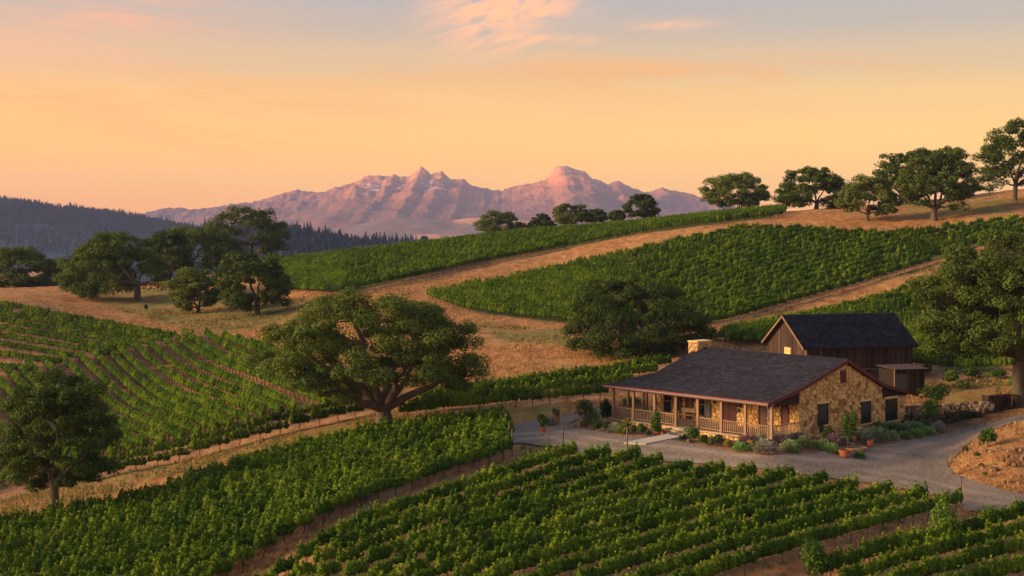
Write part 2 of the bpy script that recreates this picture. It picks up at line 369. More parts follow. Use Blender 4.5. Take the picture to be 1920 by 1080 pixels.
# ------------------------------------------------------------------ the lie of the land
# surveyed profiles along sight lines: photograph column -> (row, distance)
PROF = {
 -400: [(1300,66),(1080,84),(1000,92),(950,100),(850,122),(700,165),(560,215),(545,245),(538,262)],
 0: [(1300,62),(1080,78),(1000,86),(950,95),(850,120),(760,142),(700,160),(640,178),(565,205),(550,232),(540,262)],
 250: [(1300,62),(1080,76),(930,93),(870,105),(780,132),(700,157),(625,184),(565,228),(530,262)],
 500: [(1300,60),(1080,72),(950,84),(880,93),(830,104),(812,108),(770,119),(700,142),(655,163),(600,193),(550,225),(496,290)],
 700: [(1300,58),(1080,69),(900,87),(797,104),(770,112),(700,135),(640,157),(560,192),(545,200),(500,235),(474,275)],
 1000: [(1300,55),(1080,66),(955,80),(880,89),(830,96),(770,108),(740,117),(700,132),(615,165),(496,225),(478,238),(440,290)],
 1350: [(1300,54),(1080,66),(955,79),(875,90),(824,96),(760,108),(700,128),(640,148),(605,163),(430,232),(415,243),(408,268)],
 1750: [(1300,54),(1080,66),(955,80),(900,87),(830,98),(790,105),(725,120),(680,131),(640,144),(505,185),(430,214),(410,224),(375,262)],
 1920: [(1300,54),(1080,66),(940,81),(905,85),(850,90),(800,96),(783,103),(740,112),(690,125),(640,140),(455,190),(400,215),(380,228),(355,262)],
 2300: [(1300,54),(1080,66),(940,81),(905,85),(850,90),(800,96),(783,103),(740,112),(690,125),(640,140),(445,190),(380,215),(350,228),(325,262)],
}
PX = np.array(sorted(PROF), float)
def _pchip(x, y):
    h = np.diff(x); d = np.diff(y)/h; m = np.zeros_like(y)
    for i in range(1, len(x)-1):
        if d[i-1]*d[i] > 0:
            w1, w2 = 2*h[i]+h[i-1], h[i]+2*h[i-1]; m[i] = (w1+w2)/(w1/d[i-1]+w2/d[i])
    m[0], m[-1] = d[0], d[-1]
    return x, y, m
def _ev(p, q):
    x, y, m = p; q = np.clip(q, x[0], x[-1]); i = np.clip(np.searchsorted(x, q)-1, 0, len(x)-2); h = x[i+1]-x[i]; t = (q-x[i])/h
    return y[i]*(1+2*t)*(1-t)**2+m[i]*h*t*(1-t)**2+y[i+1]*t*t*(3-2*t)+m[i+1]*h*t*t*(t-1)
CURVES = []
for c in PX:
    k = PROF[int(c)]; D = np.array([d for _, d in k], float); Z = np.array([CZ-d*(y-HY)/F for y, d in k])
    Dc, Zc = D[-1], Z[-1]
    D = np.concatenate([[0, 25], D, [Dc+20, Dc+70, Dc+220, 800, 1500, 4000, 30000]])
    Z = np.concatenate([[Z[0]-.2, Z[0]-.1], Z, [Zc-.8, Zc-7, Zc-20, min(-28, Zc-30), -40, -46, -46]])
    CURVES.append(_pchip(D, Z))
HO = np.array([19.42, 95.02]); HYAW = -0.83          # house corner and yaw
HU = np.array([math.cos(HYAW), math.sin(HYAW)]); HV = np.array([-math.sin(HYAW), math.cos(HYAW)])
def sstep(a, b, x): t = np.clip((x-a)/(b-a), 0, 1); return t*t*(3-2*t)
def zraw(x, y):
    x, y = np.asarray(x, float), np.asarray(y, float)
    yy = np.maximum(y, 30.0); px = np.clip(960+F*x/yy, PX[0], PX[-1])
    Zs = np.stack([_ev(c, y) for c in CURVES])
    i = np.clip(np.searchsorted(PX, px)-1, 0, len(PX)-2); h = PX[i+1]-PX[i]; t = (px-PX[i])/h
    take = lambda k: np.take_along_axis(Zs, np.clip(k, 0, len(PX)-1)[None], 0)[0]
    z0, z1, za, zb = take(i), take(i+1), take(i-1), take(i+2)
    hp = np.where(i > 0, PX[i]-PX[np.maximum(i-1, 0)], h); hn = np.where(i < len(PX)-2, PX[np.minimum(i+2, len(PX)-1)]-PX[i+1], h)
    d = (z1-z0)/h; d0 = np.where(i > 0, (z0-za)/hp, d); d1 = np.where(i < len(PX)-2, (zb-z1)/hn, d)
    lim = lambda p, q: np.where(p*q > 0, 2*p*q/(p+q+1e-12*np.sign(p+q+1e-30)), 0)
    m0, m1 = lim(d0, d), lim(d, d1)
    return z0*(1+2*t)*(1-t)**2+m0*h*t*(1-t)**2+z1*t*t*(3-2*t)+m1*h*t*t*(t-1)
def zat(x, y):
    x, y = np.asarray(x, float), np.asarray(y, float); z = zraw(x, y)
    u = (x-HO[0])*HU[0]+(y-HO[1])*HU[1]; v = (x-HO[0])*HV[0]+(y-HO[1])*HV[1]
    du = np.maximum(np.maximum(-15.5-u, u-1.5), 0); dv = np.maximum(np.maximum(-6.0-v, v-15), 0)
    w = 1-sstep(0, 6, np.hypot(du, dv)); pad = -.22*np.clip(v/13, 0, 1)
    return z*(1-w)+pad*w
_DS = np.concatenate([np.arange(40, 330, .25), np.arange(330, 900, 2.)])
def gnd(px, py):
    """where the sight line through a pixel of the photograph first meets the land"""
    x = (px-960)/F*_DS; d = zat(x, _DS)-(CZ-_DS*(py-HY)/F); k = np.argmax(d > 0)
    if d[k] <= 0: k = len(_DS)-1
    if k == 0: D = _DS[0]
    else: D = _DS[k-1]+(_DS[k]-_DS[k-1])*(-d[k-1])/(d[k]-d[k-1])
    return np.array([(px-960)/F*D, D, float(zat((px-960)/F*D, D))])
def at(px, D):
    """a point of the land in a photograph column, at a distance"""
    x = (px-960)/F*D; return np.array([x, D, float(zat(x, D))])
def to_px(x, y, z=None):
    y = np.maximum(y, 1.0); return 960+F*np.asarray(x)/y, (None if z is None else HY+F*(CZ-np.asarray(z))/y)

# areas, outlined in the photograph and laid on the land
ROAD = [(933,814),(954,804),(979,795),(1003,787),(1045,782),(1075,777),(1125,769),(1131,775),(1085,786),(1066,794),(1090,803),(1110,808),(1150,815),(1180,819),(1245,823),
        (1275,829),(1300,834),(1340,842),(1380,851),(1440,856),(1500,854),(1550,847),(1580,843),(1640,840),(1700,827),(1760,817),(1800,807),(1850,795),(1920,778),(1995,764),
        (1995,775),(1925,790),(1870,804),(1838,816),(1815,834),(1798,850),(1781,864),(1776,876),(1790,890),(1830,905),(1880,919),(1925,929),(2000,942),
        (2000,978),(1920,960),(1880,957),(1815,960),(1790,945),(1757,930),(1690,917),(1600,902),(1500,889),(1400,880),(1300,870),(1200,863),(1110,858),(1075,850),(1050,838),(1010,836),(980,832),(955,834),(930,822)]
FIELD = {
 'A': [(-80,1030),(300,934),(620,850),(948,790),(966,856),(560,1010),(300,1095),(-80,1250)],
 'B': [(1085,862),(1300,874),(1500,893),(1757,934),(1812,957),(1400,1078),(1100,1200),(300,1200),(400,1092),(560,1046)],
 'C': [(1925,975),(1560,1090),(1500,1200),(2100,1200),(2100,960)],
 'D': [(-80,570),(60,566),(320,636),(480,660),(530,690),(700,745),(700,782),(540,815),(300,876),(150,900),(-80,960)],
 'E': [(756,786),(1000,765),(1140,750),(1262,692),(1240,676),(1000,712),(790,755)],
 'F': [(392,494),(400,505),(525,545),(650,555),(900,496),(1200,440),(1472,407),(1478,390),(1200,404),(900,430),(700,460),(520,480)],
 'G': [(800,560),(870,590),(1010,607),(1200,625),(1350,612),(1640,528),(1925,442),(1925,415),(1840,426),(1720,438),(1650,444),(1560,438),(1480,434),(1390,434),(1200,474),(1000,518)],
 'H': [(1352,634),(1650,568),(1720,542),(1925,496),(1925,712),(1760,710),(1705,690),(1690,650),(1360,650)],
}
def to_land(poly): return [tuple(gnd(*p)[:2]) for p in poly]
ROAD_W = to_land(ROAD)
GREEN = [[(300,800),(700,770),(700,800),(480,850),(200,930),(0,975),(0,930)],[(350,560),(640,560),(560,600),(350,640)],[(190,540),(330,540),(370,575),(420,640),(180,570)],[(870,600),(1050,620),(1090,650),(940,640)],
         [(950,760),(1060,752),(1060,775),(990,790),(950,800)],[(1760,690),(1910,690),(1910,755),(1740,755)],[(980,835),(1060,840),(1040,870),(960,870)],[(1640,360),(1900,375),(1900,400),(1700,400)],[(1800,430),(1925,430),(1925,470),(1600,540)]]

def zone_at(x, y):
    z = zat(x, y); px, py = to_px(x, y, z)
    soil = np.zeros_like(px)
    for k, p in FIELD.items(): soil = np.maximum(soil, inpoly(px, py, p) & (y < 320) & (y > 45))
    green = np.zeros_like(px)
    for p in GREEN: green = np.maximum(green, inpoly(px, py, p) & (y < 320))
    bed = inpoly(px, py, [(1066,794),(1110,809),(1180,820),(1300,836),(1440,858),(1500,856),(1580,846),(1640,843),(1760,820),(1860,795),(1840,770),(1690,770),(1690,800),(1500,825),(1440,830),(1150,790)]) & (y < 120) & (y > 80)
    cover = np.zeros_like(px)
    for k in 'FGH': cover = np.maximum(cover, inpoly(px, py, FIELD[k]) & (y < 320) & (y > 120))
    global COVER; COVER = cover.astype(float)
    return soil.astype(float), green.astype(float), bed.astype(float)

def axis(dense0, dense1, step, far0, far1, ratio=1.22):
    a = list(np.arange(dense0, dense1+1e-6, step)); s = step; p = a[-1]
    while p < far1: s *= ratio; p += s; a.append(min(p, far1))
    s = step; p = a[0]; pre = []
    while p > far0: s *= ratio; p -= s; pre.append(max(p, far0))
    return np.array(pre[::-1]+a)
gx = axis(-95, 110, .8, -6000, 6000); gy = axis(58, 300, .8, -300, 9300)
X, Y = np.meshgrid(gx, gy); Z = zat(X.ravel(), Y.ravel()).reshape(X.shape)
so, gr, be = (q.reshape(X.shape) for q in zone_at(X.ravel(), Y.ravel()))
cover_raw = COVER.reshape(X.shape); inroad = inpoly(X, Y, ROAD_W).astype(float)
def blur(a, n=1):
    for _ in range(n):
        b = np.pad(a, 1, mode='edge'); a = (b[1:-1, 1:-1]*2+b[:-2, 1:-1]+b[2:, 1:-1]+b[1:-1, :-2]+b[1:-1, 2:])/6
    return a
rough = (fbm(X*.22, Y*.22, 3, 5)-.5)*.5+(fbm(X*1.1, Y*1.1, 2, 9)-.5)*.22
u_ = (X-HO[0])*HU[0]+(Y-HO[1])*HU[1]; v_ = (X-HO[0])*HV[0]+(Y-HO[1])*HV[1]
nearhouse = ((u_ > -17) & (u_ < 3) & (v_ > -8) & (v_ < 17)).astype(float)
calm = blur(np.clip(inroad+nearhouse, 0, 1), 3)
Z2 = Z+rough*(1-np.clip(calm*1.6, 0, 1))*(Y < 900)*(1-.6*blur(so, 2))-.05*blur(inroad, 1)
ny, nx = X.shape; idx = np.arange(ny*nx).reshape(ny, nx)
Fq = np.stack([idx[:-1, :-1], idx[:-1, 1:], idx[1:, 1:], idx[1:, :-1]], -1).reshape(-1, 4)
zone = np.stack([blur(so, 2), blur(gr, 4), blur(be, 1), np.ones_like(so)], -1).reshape(-1, 4)
ground = obj('ground', np_mesh('ground', np.stack([X, Y, Z2], -1).reshape(-1, 3), Fq, M['ground'], smooth=True, extra={'zone': ('FLOAT_COLOR', zone), 'cover': ('FLOAT', blur((blur(cover_raw, 9) > .93).astype(float), 1).ravel())}))
tag(ground, kind='structure')

def drape(name, poly_w, mat, lift, step=.7):
    """a sheet with a clean outline laid on the land"""
    P = np.array(poly_w); B = []
    for a, b in zip(P, np.roll(P, -1, 0)):
        n = max(1, int(np.linalg.norm(b-a)/.6)); B += [a+(b-a)*k/n for k in range(n)]
    B = np.array(B); nb = len(B); jit = (fbm(B[:, 0]*1.7, B[:, 1]*1.7, 3, 3)-.5)*.45; B = B+np.stack([jit, jit[::-1]], 1)
    gx_, gy_ = np.meshgrid(np.arange(P[:, 0].min(), P[:, 0].max(), step), np.arange(P[:, 1].min(), P[:, 1].max(), step))
    G = np.stack([gx_.ravel(), gy_.ravel()], 1); G = G[inpoly(G[:, 0], G[:, 1], B)]
    A = np.concatenate([B, G]); ed = [(i, (i+1) % nb) for i in range(nb)]
    r = delaunay_2d_cdt([Vector(p) for p in A], ed, [list(range(nb))], 1, 1e-4)
    V = np.array([(p.x, p.y) for p in r[0]]); z = zat(V[:, 0], V[:, 1])+lift+(fbm(V[:, 0]*.8, V[:, 1]*.8, 2, 21)-.5)*.04
    me = bpy.data.meshes.new(name); me.from_pydata(np.column_stack([V, z]).tolist(), [], [list(f) for f in r[2]]); me.materials.append(mat)
    bm = bmesh.new(); bm.from_mesh(me); bmesh.ops.recalc_face_normals(bm, faces=bm.faces)
    if sum(f.normal.z for f in bm.faces) < 0: bmesh.ops.reverse_faces(bm, faces=bm.faces)
    bm.to_mesh(me); bm.free()
    me.polygons.foreach_set('use_smooth', np.ones(len(me.polygons), bool)); return obj(name, me)
def track_attr(o, paths):
    co = np.zeros(len(o.data.vertices)*3, np.float32); o.data.vertices.foreach_get('co', co); co = co.reshape(-1, 3); d = np.full(len(co), 9.)
    for p in paths:
        P = np.array([gnd(*q)[:2] for q in p])
        for a, b in zip(P[:-1], P[1:]):
            t = np.clip(((co[:, :2]-a)*(b-a)).sum(1)/((b-a)**2).sum(), 0, 1); d = np.minimum(d, np.hypot(*(co[:, :2]-a-(b-a)*t[:, None]).T))
    v = np.exp(-((d-.8)/.34)**2); o.data.attributes.new('track', 'FLOAT', 'POINT').data.foreach_set('value', v.astype(np.float32))
road = tag(drape('gravel_road', ROAD_W, M['gravel'], .05, .35), kind='structure')
track_attr(road, [[(960, 822), (1030, 812), (1100, 828), (1250, 846), (1400, 867), (1550, 876), (1670, 872), (1745, 842), (1850, 805), (1990, 768)], [(1600, 884), (1700, 900), (1800, 928), (1990, 960)]])
def gz(x, y): return float(zat(x, y))

# ------------------------------------------------------------------ far hills, foothills and mountains
def range_sheet(name, prof, D, base, front, back, mat, nxs, nts, rough, rscale, seed, smooth=True, snow=None, power=1.0, jag=0.0):
    px = np.linspace(prof[0][0], prof[-1][0], nxs); py = np.interp(px, [p for p, _ in prof], [q for _, q in prof])
    xs = (px-960)/F*D; top = CZ-(py-HY)*D/F
    t = np.concatenate([-np.linspace(1, 0, nts)**1.15, np.linspace(0, 1, max(8, nts//6))[1:]])
    T, Xs = np.meshgrid(t, xs, indexing='ij'); Yv = D+np.where(T < 0, T*front, T*back); Tp = np.broadcast_to(top[None], T.shape)
    s = np.abs(T); n1 = fbm(Xs*rscale, Yv*rscale, 7, seed, True, .62)**1.5; n2 = fbm(Xs*rscale*.4+9, Yv*rscale*.4, 4, seed+3, True)
    env = (1-s)**power
    Zv = base+(Tp-base)*env+rough*(.30+.70*(1-s)**1.5)*((n1-.66)*1.25+(n2-.80)*.7)*np.sqrt(np.clip(s*5.0, 0, 1))*(1-s**2)+jag*(fbm(Xs*.010, Yv*.010, 5, seed+9, True, .68)-.60)*np.clip(1.2-3*s, 0, 1)
    V = np.stack([Xs, Yv, Zv], -1).reshape(-1, 3); a, b = T.shape; idx = np.arange(a*b).reshape(a, b)
    Fq = np.stack([idx[:-1, :-1], idx[:-1, 1:], idx[1:, 1:], idx[1:, :-1]], -1).reshape(-1, 4)
    ex = None
    if snow is not None:
        pxv, pyv = to_px(V[:, 0], V[:, 1], V[:, 2]); sn = np.zeros(len(V))
        for (sx_, sy_, wx, wy) in snow: sn = np.maximum(sn, np.exp(-((pxv-sx_)/wx)**2-((pyv-sy_)/wy)**2))
        ex = {'snow': ('FLOAT', sn)}
    o = obj(name, np_mesh(name, V, Fq, mat, smooth=smooth, extra=ex)); tag(o, kind='structure')
    return o, (xs, t, Zv, Yv)
MPROF = [(-700,436),(-300,432),(100,420),(230,407),(255,402),(290,398),(333,390),(365,396),(400,388),(440,383),(480,377),(520,366),(560,357),(600,360),(615,357.5),(637,350),(667,342.5),(684,330.5),(695,328),(710,331),(724,332),(740,326),(745,329),(750,334),(769,327.5),(780,320),(789,315),(802,322),(808,328),(814,326.5),(829,324),(838,330),(847,336),(858,336),(870,333),(885,346),(911,354.5),(941,358.6),(964,349),(997,342),(1012,337.6),(1029,334),(1034,325),(1039,317),(1046,312),(1056,309.5),(1069,315),(1087,319),(1095,322),(1102,327),(1114,336),(1140,345.5),(1146,341),(1153,339),(1162,342),(1185,354),(1207,360),(1237,355),(1252,358),(1290,367),(1309,373),(1330,378),(1380,390),(1480,405),(1700,420),(2300,430),(2700,436)]
MD = 7000
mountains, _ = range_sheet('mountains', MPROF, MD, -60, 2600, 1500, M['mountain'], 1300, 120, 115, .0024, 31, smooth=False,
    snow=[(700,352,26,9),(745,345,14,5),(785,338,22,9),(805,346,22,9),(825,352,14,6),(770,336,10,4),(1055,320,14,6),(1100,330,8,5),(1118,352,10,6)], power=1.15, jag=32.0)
FPROF = [(-900,444),(200,444),(540,438),(600,431),(650,424),(690,418),(710,412),(735,408.5),(770,408.5),(820,412),(850,413),(875,409),(930,408),(1000,416),(1100,420),(1300,424),(1900,434),(2600,444)]
foothills, _ = range_sheet('foothills', FPROF, 4600, -60, 1300, 700, M['foothill'], 300, 70, 34, .006, 47, power=.8)
HPROF = [(-1200,330),(-500,338),(-200,352),(0,376),(40,380),(80,386),(100,391),(140,392),(180,398),(215,402),(250,408),(290,416),(330,424),(400,436),(480,450),(560,462),(700,476)]
far_hill, HILL = range_sheet('forested_hill', HPROF, 2600, -60, 900, 500, M['haze_tinted_floor'], 200, 50, 16, .006, 11, power=.9)
RPROF = [(250,438),(420,438),(500,440),(545,441),(600,449),(640,458),(680,464),(740,466),(800,467),(860,472),(960,482),(1100,490)]
ridge, RIDGE = range_sheet('wooded_ridge', RPROF, 1250, -48, 320, 220, M['haze_tinted_floor'], 120, 40, 5, .02, 77, power=.8)
# ------------------------------------------------------------------ stone farmhouse
HL, WF, WB, HR, HB, HE, PW, PB, HK, HKE = 13.2, 5.25, 4.69, 5.10, 3.58, 2.81, 3.83, 4.18, 3.01, 2.05
VB, VE = WF+WB, WF+WB+PB          # back wall break and back eave
house = empty('stone_farmhouse', (HO[0], HO[1], 0), HYAW)
tag(house, 'low golden fieldstone farmhouse with dark shingle roof and wooden porch', 'house')
def u_of(px, v=0.0):
    """length along the house of a photograph column, on the plane v"""
    k = (px-960)/F; ox, oy = HO+HV*v; return (k*oy-ox)/(HU[0]-k*HU[1])
def v_of(px, u=0.0):
    k = (px-960)/F; ox, oy = HO+HU*u; return (ox-k*oy)/(k*HV[1]-HV[0])
def z_of(py, u, v): D = HO[1]+HU[1]*u+HV[1]*v; return CZ-(py-HY)*D/F
hr = np.random.default_rng(11)
OV = .28
# --- roof: planes as corner lists (eave left, eave right, top right, top left)
roofp = [((-14.55, -PW, HE), (OV, -PW, HE), (OV, 0, HB), (-12.9, 0, HB)),
         ((-12.9, 0, HB), (OV, 0, HB), (OV, WF, HR), (-13.2, WF, HR)),
         ((OV, VE, HKE), (-13.0, VE, HKE), (-13.0, VB, HK), (OV, VB, HK)),
         ((OV, VB, HK), (-13.0, VB, HK), (-13.2, WF, HR), (OV, WF, HR))]
def roof_slab(planes, th, name, mat, parent):
    m = MB()
    for q in planes:
        q = np.array(q, float); n = np.cross(q[1]-q[0], q[3]-q[0]); n /= np.linalg.norm(n); d = np.array([0, 0, -th])
        m.add(list(q-n*.012)+list(q+d), [(0, 1, 2, 3), (7, 6, 5, 4), (0, 4, 5, 1), (1, 5, 6, 2), (2, 6, 7, 3), (3, 7, 4, 0)], .3)
    return m.build(name, mat, parent)
def shingles(planes, course, width, parent, name='shingle_courses', mat=None, r=hr):
    """overlapping courses of separate, slightly uneven shingles: each a tilted slab with its own butt edge"""
    V, Fc, T = [], [], []
    for q in planes:
        a, b, c, d = (np.array(p, float) for p in q); n = np.cross(b-a, d-a); n /= np.linalg.norm(n)
        H = np.linalg.norm((d+c)/2-(a+b)/2); nr = max(1, int(H/course))
        for i in range(nr):
            s0, s1 = i/nr, min(1, (i+1.12)/nr); l0, r0, l1, r1 = a+(d-a)*s0, b+(c-b)*s0, a+(d-a)*s1, b+(c-b)*s1
            nw = int(np.linalg.norm(r0-l0)/width); cuts = np.clip((np.arange(nw+1)+(i % 2)*.5+r.uniform(-.14, .14, nw+1))/nw, 0, 1); cuts[0] = 0; cuts[-1] = 1
            rowt = r.normal(.5, .08)
            for e0, e1 in zip(cuts[:-1], cuts[1:]):
                if e1-e0 < 1e-3: continue
                dz = r.uniform(.016, .032); g = .004/np.linalg.norm(r0-l0); drop = r.uniform(-.012, .012)/H
                p = [l0+(r0-l0)*(e0+g)-(d-a)*drop, l0+(r0-l0)*(e1-g)-(d-a)*drop, l1+(r1-l1)*(e1-g), l1+(r1-l1)*(e0+g)]
                k = len(V); V += [p[0]+n*dz, p[1]+n*dz, p[2]+n*.004, p[3]+n*.004, p[0]-n*.004, p[1]-n*.004]
                Fc += [(k, k+1, k+2, k+3), (k+4, k+5, k+1, k)]; T += [np.clip(rowt+r.normal(0, .32), 0, 1)]*6
    return tag(obj(name, np_mesh(name, np.array(V), np.array(Fc), mat or M['shingle'], tint=np.array(T)), parent), kind='stuff')
roof = roof_slab(roofp, .16, 'roof', M['dark_wood'], house)
shingles(roofp, .20, .34, roof)
mbr = MB(); q = np.array([-13.2, WF, HR])
for i in range(36):
    x0 = -13.22+i*(13.5/36); mbr.obox((x0, WF-.16, HR-.085), (.36, 0, 0), (0, .16, .11), (0, 0, .028+.008*(i % 2)), hr.uniform(.3, .8)); mbr.obox((x0, WF, HR+.025), (.36, 0, 0), (0, .16, -.11), (0, 0, .028+.008*(i % 2)), hr.uniform(.3, .8))
mbr.build('ridge_cap', M['shingle'], roof)
# fascia and rake boards
MB().box(-14.58, OV+.03, -PW-.045, -PW-.002, HE-.21, HE+.015).build('fascia', M['red_paint'], house)
def rake(u0, pts, name='rake_board'):
    for (v0, z0), (v1, z1) in zip(pts[:-1], pts[1:]):
        m = MB(); V = [(u0+a, v, z+b) for a in (0, .045) for (v, z, b) in ((v0, z0, -.24), (v1, z1, -.24), (v1, z1, .015), (v0, z0, .015))]
        m.add(V, [(0, 1, 2, 3), (7, 6, 5, 4), (0, 4, 5, 1), (1, 5, 6, 2), (2, 6, 7, 3), (3, 7, 4, 0)]).build(name, M['rake_paint'], house)
rake(OV+.002, [(-PW-.04, HE), (0, HB), (WF, HR), (VB, HK), (VE+.04, HKE)])
MB().tube([(-14.6, -PW-.10, HE-.10), (OV+.05, -PW-.10, HE-.12)], .045, 6).tube([(OV+.02, -PW-.10, HE-.12), (OV-.02, -PW-.02, HE-.35), (OV-.20, -PW+.30, HE-.42), (OV-.20, -PW+.30, .1)], .035, 6).build('gutter', M['metal'], house)
# --- wall cores
cw = MB()
def roofz(v): return float(np.interp(v, [-PW, 0, WF, VB, VE], [HE, HB, HR, HK, HKE]))
wall = MB(); g = .30
V = [(-.02, 0, -.6), (-.02, VB, -.6), (-.02, VB, roofz(VB)-.2), (-.02, WF, roofz(WF)-.2), (-.02, 0, roofz(0)-.2)]
V2 = [(-13.0, y, z) for _, y, z in V]
wall.add(V+V2, [(0, 1, 2, 3, 4), (9, 8, 7, 6, 5), (0, 5, 6, 1), (4, 3, 8, 9), (0, 4, 9, 5), (1, 6, 7, 2), (2, 7, 8, 3)], .4)
VL = v_of(1697)                       # end of the low back wing
wall.box(-8.0, -.02, VB, VL, -.8, 2.0, .4)
wall_o = wall.build('wall', M['mortar'], house)
# dark boards closing the roof ends beside the stone
def boards(poly_u, lo, tops, mat, name, parent, n):
    """horizontal lap boards filling a strip between height lo and the sloping roof; tops = (v0, z0, v1, z1)"""
    v0, z0, v1, z1 = tops; zmax = max(z0, z1); k = max(1, int((zmax-lo)/.16))
    for i in range(k):
        a, b = lo+i*(zmax-lo)/k, lo+(i+1)*(zmax-lo)/k-.008
        def vr(z):   # span of the board at height z
            if z <= min(z0, z1): return v0, v1
            t = (z-z0)/(z1-z0); vx = v0+(v1-v0)*min(max(t, 0), 1); return (vx, v1) if z1 > z0 else (v0, vx)
        (p0, p1), (q0, q1) = vr(a), vr(b)
        if p1-p0 < .05: continue
        V = [(poly_u, p0, a), (poly_u, p1, a), (poly_u, q1, b), (poly_u, q0, b)]; W_ = [(poly_u+.03, p0, a), (poly_u+.03, p1, a), (poly_u+.012, q1, b), (poly_u+.012, q0, b)]
        MB().add(V+W_, [(3, 2, 1, 0), (4, 5, 6, 7), (0, 1, 5, 4), (2, 3, 7, 6), (0, 4, 7, 3), (1, 2, 6, 5)], hr.random()).build(name, mat, parent)
gf = MB().add([(.0, -PW+.3, 2.42), (.0, -.03, 2.42), (.0, -.03, roofz(-.03)-.24), (.0, -PW+.3, roofz(-PW+.3)-.24), (-.06, -PW+.3, 2.42), (-.06, -.03, 2.42), (-.06, -.03, roofz(0)-.24), (-.06, -PW+.3, roofz(-PW+.3)-.24)], [(0, 1, 2, 3), (7, 6, 5, 4), (0, 4, 5, 1), (0, 3, 7, 4), (1, 5, 6, 2), (3, 2, 6, 7)]).build('gable_infill', M['dark_wood'], house)
boards(.004, 2.44, (-PW+.32, roofz(-PW+.32)-.26, -.05, roofz(-.05)-.26), M['dark_wood'], 'board', gf, 6)
gb = MB().add([(.0, VB+.02, 2.02), (.0, VE-.1, 2.02), (.0, VE-.1, roofz(VE-.1)-.1), (.0, VB+.02, roofz(VB)-.24), (-.06, VB+.02, 2.02), (-.06, VE-.1, 2.02), (-.06, VE-.1, roofz(VE-.1)-.1), (-.06, VB+.02, roofz(VB)-.24)], [(0, 1, 2, 3), (7, 6, 5, 4), (0, 4, 5, 1), (0, 3, 7, 4), (1, 5, 6, 2), (3, 2, 6, 7)]).build('gable_infill', M['dark_wood'], house)
boards(.004, 2.04, (VB+.04, roofz(VB)-.26, VE-.2, 2.06), M['dark_wood'], 'board', gb, 5)
MB().box(-.3, .06, VB, VL+.06, 1.90, 2.01).build('lintel_beam', M['porch_wood'], house)

# --- openings, measured in the photograph
def rect_gable(x0, x1, y0, y1): v0, v1 = v_of(x0), v_of(x1); return v0, v1, z_of(y1, 0, (v0+v1)/2), z_of(y0, 0, (v0+v1)/2)
VENT = rect_gable(1575.5, 1585, 696, 716); W1 = rect_gable(1534, 1551, 758, 795); W2 = rect_gable(1614, 1631, 753.5, 792); W3 = rect_gable(1660, 1680, 748.5, 787)
def rect_front(x0, x1, z0=.42, z1=2.45): return u_of(x0), u_of(x1), z0, z1
FR = [('window', rect_front(1246, 1260, .75, 2.40)), ('door', rect_front(1273, 1279.5)), ('door', rect_front(1288, 1300)), ('window', rect_front(1312, 1322, .8, 2.4)), ('shutter', rect_front(1323.5, 1333, .55, 2.4)),
      ('reddoor', rect_front(1357, 1380)), ('door', rect_front(1425, 1438)), ('reddoor2', rect_front(1467, 1478))]

# --- fieldstones: cells of an irregular tessellation, each a proud rounded block
def clip_poly(P, nx_, ny_, c):
    out = []
    for i in range(len(P)):
        a, b = P[i], P[(i+1) % len(P)]; da, db = nx_*a[0]+ny_*a[1]-c, nx_*b[0]+ny_*b[1]-c
        if da <= 0: out.append(a)
        if da*db < 0: t = da/(da-db); out.append((a[0]+(b[0]-a[0])*t, a[1]+(b[1]-a[1])*t))
    return out
def stone_cells(x0, x1, y0, y1, s, bound, holes, r, gap=.022):
    pts = []
    for j in range(int((y1-y0)/(s*.86))+2):
        for i in range(int((x1-x0)/s)+2): pts.append((x0+(i+(j % 2)*.5+r.uniform(-.42, .42))*s, y0+(j+r.uniform(-.40, .40))*s*.86))
    pts = np.array(pts); cells = []
    for p in pts:
        if any(h[0]-.0 < p[0] < h[1]+.0 and h[2] < p[1] < h[3] for h in holes): continue
        P = [(p[0]-s*1.6, p[1]-s*1.6), (p[0]+s*1.6, p[1]-s*1.6), (p[0]+s*1.6, p[1]+s*1.6), (p[0]-s*1.6, p[1]+s*1.6)]
        d = np.hypot(*(pts-p).T)
        for q in pts[(d > 1e-6) & (d < s*3)]:
            n = (q-p); ln = np.hypot(*n); n = n/ln; P = clip_poly(P, n[0], n[1], n[0]*p[0]+n[1]*p[1]+ln/2-gap*r.uniform(.5, 1))
            if len(P) < 3: break
        for (a, b, c) in bound:
            if len(P) >= 3: P = clip_poly(P, a, b, c)
        for h in holes:
            if len(P) < 3: break
            xs, ys = [t[0] for t in P], [t[1] for t in P]
            if max(xs) > h[0] and min(xs) < h[1] and max(ys) > h[2] and min(ys) < h[3]:
                dd = [h[0]-p[0], p[0]-h[1], h[2]-p[1], p[1]-h[3]]; k = int(np.argmax(dd)); P = clip_poly(P, *[(1, 0, h[0]), (-1, 0, -h[1]), (0, 1, h[2]), (0, -1, -h[3])][k])
        if len(P) < 3: continue
        A = .5*sum(P[i][0]*P[(i+1) % len(P)][1]-P[(i+1) % len(P)][0]*P[i][1] for i in range(len(P)))
        if A > s*s*.10: cells.append((P, A))
    return cells
def stone_geo(P, to3, r):
    """polygon with a chamfered, slightly bulging face: to3(x, y, proud)"""
    n = len(P); cx, cy = np.mean(P, 0); d = r.uniform(.035, .085); V = [to3(x, y, 0) for x, y in P]
    V += [to3(cx+(x-cx)*.96, cy+(y-cy)*.96, d*.75) for x, y in P]; V += [to3(cx+(x-cx)*.78, cy+(y-cy)*.78, d*r.uniform(.9, 1.15)) for x, y in P]
    Fc = [(i, (i+1) % n, n+(i+1) % n, n+i) for i in range(n)]+[(n+i, n+(i+1) % n, 2*n+(i+1) % n, 2*n+i) for i in range(n)]+[tuple(range(2*n, 3*n))]
    return V, Fc
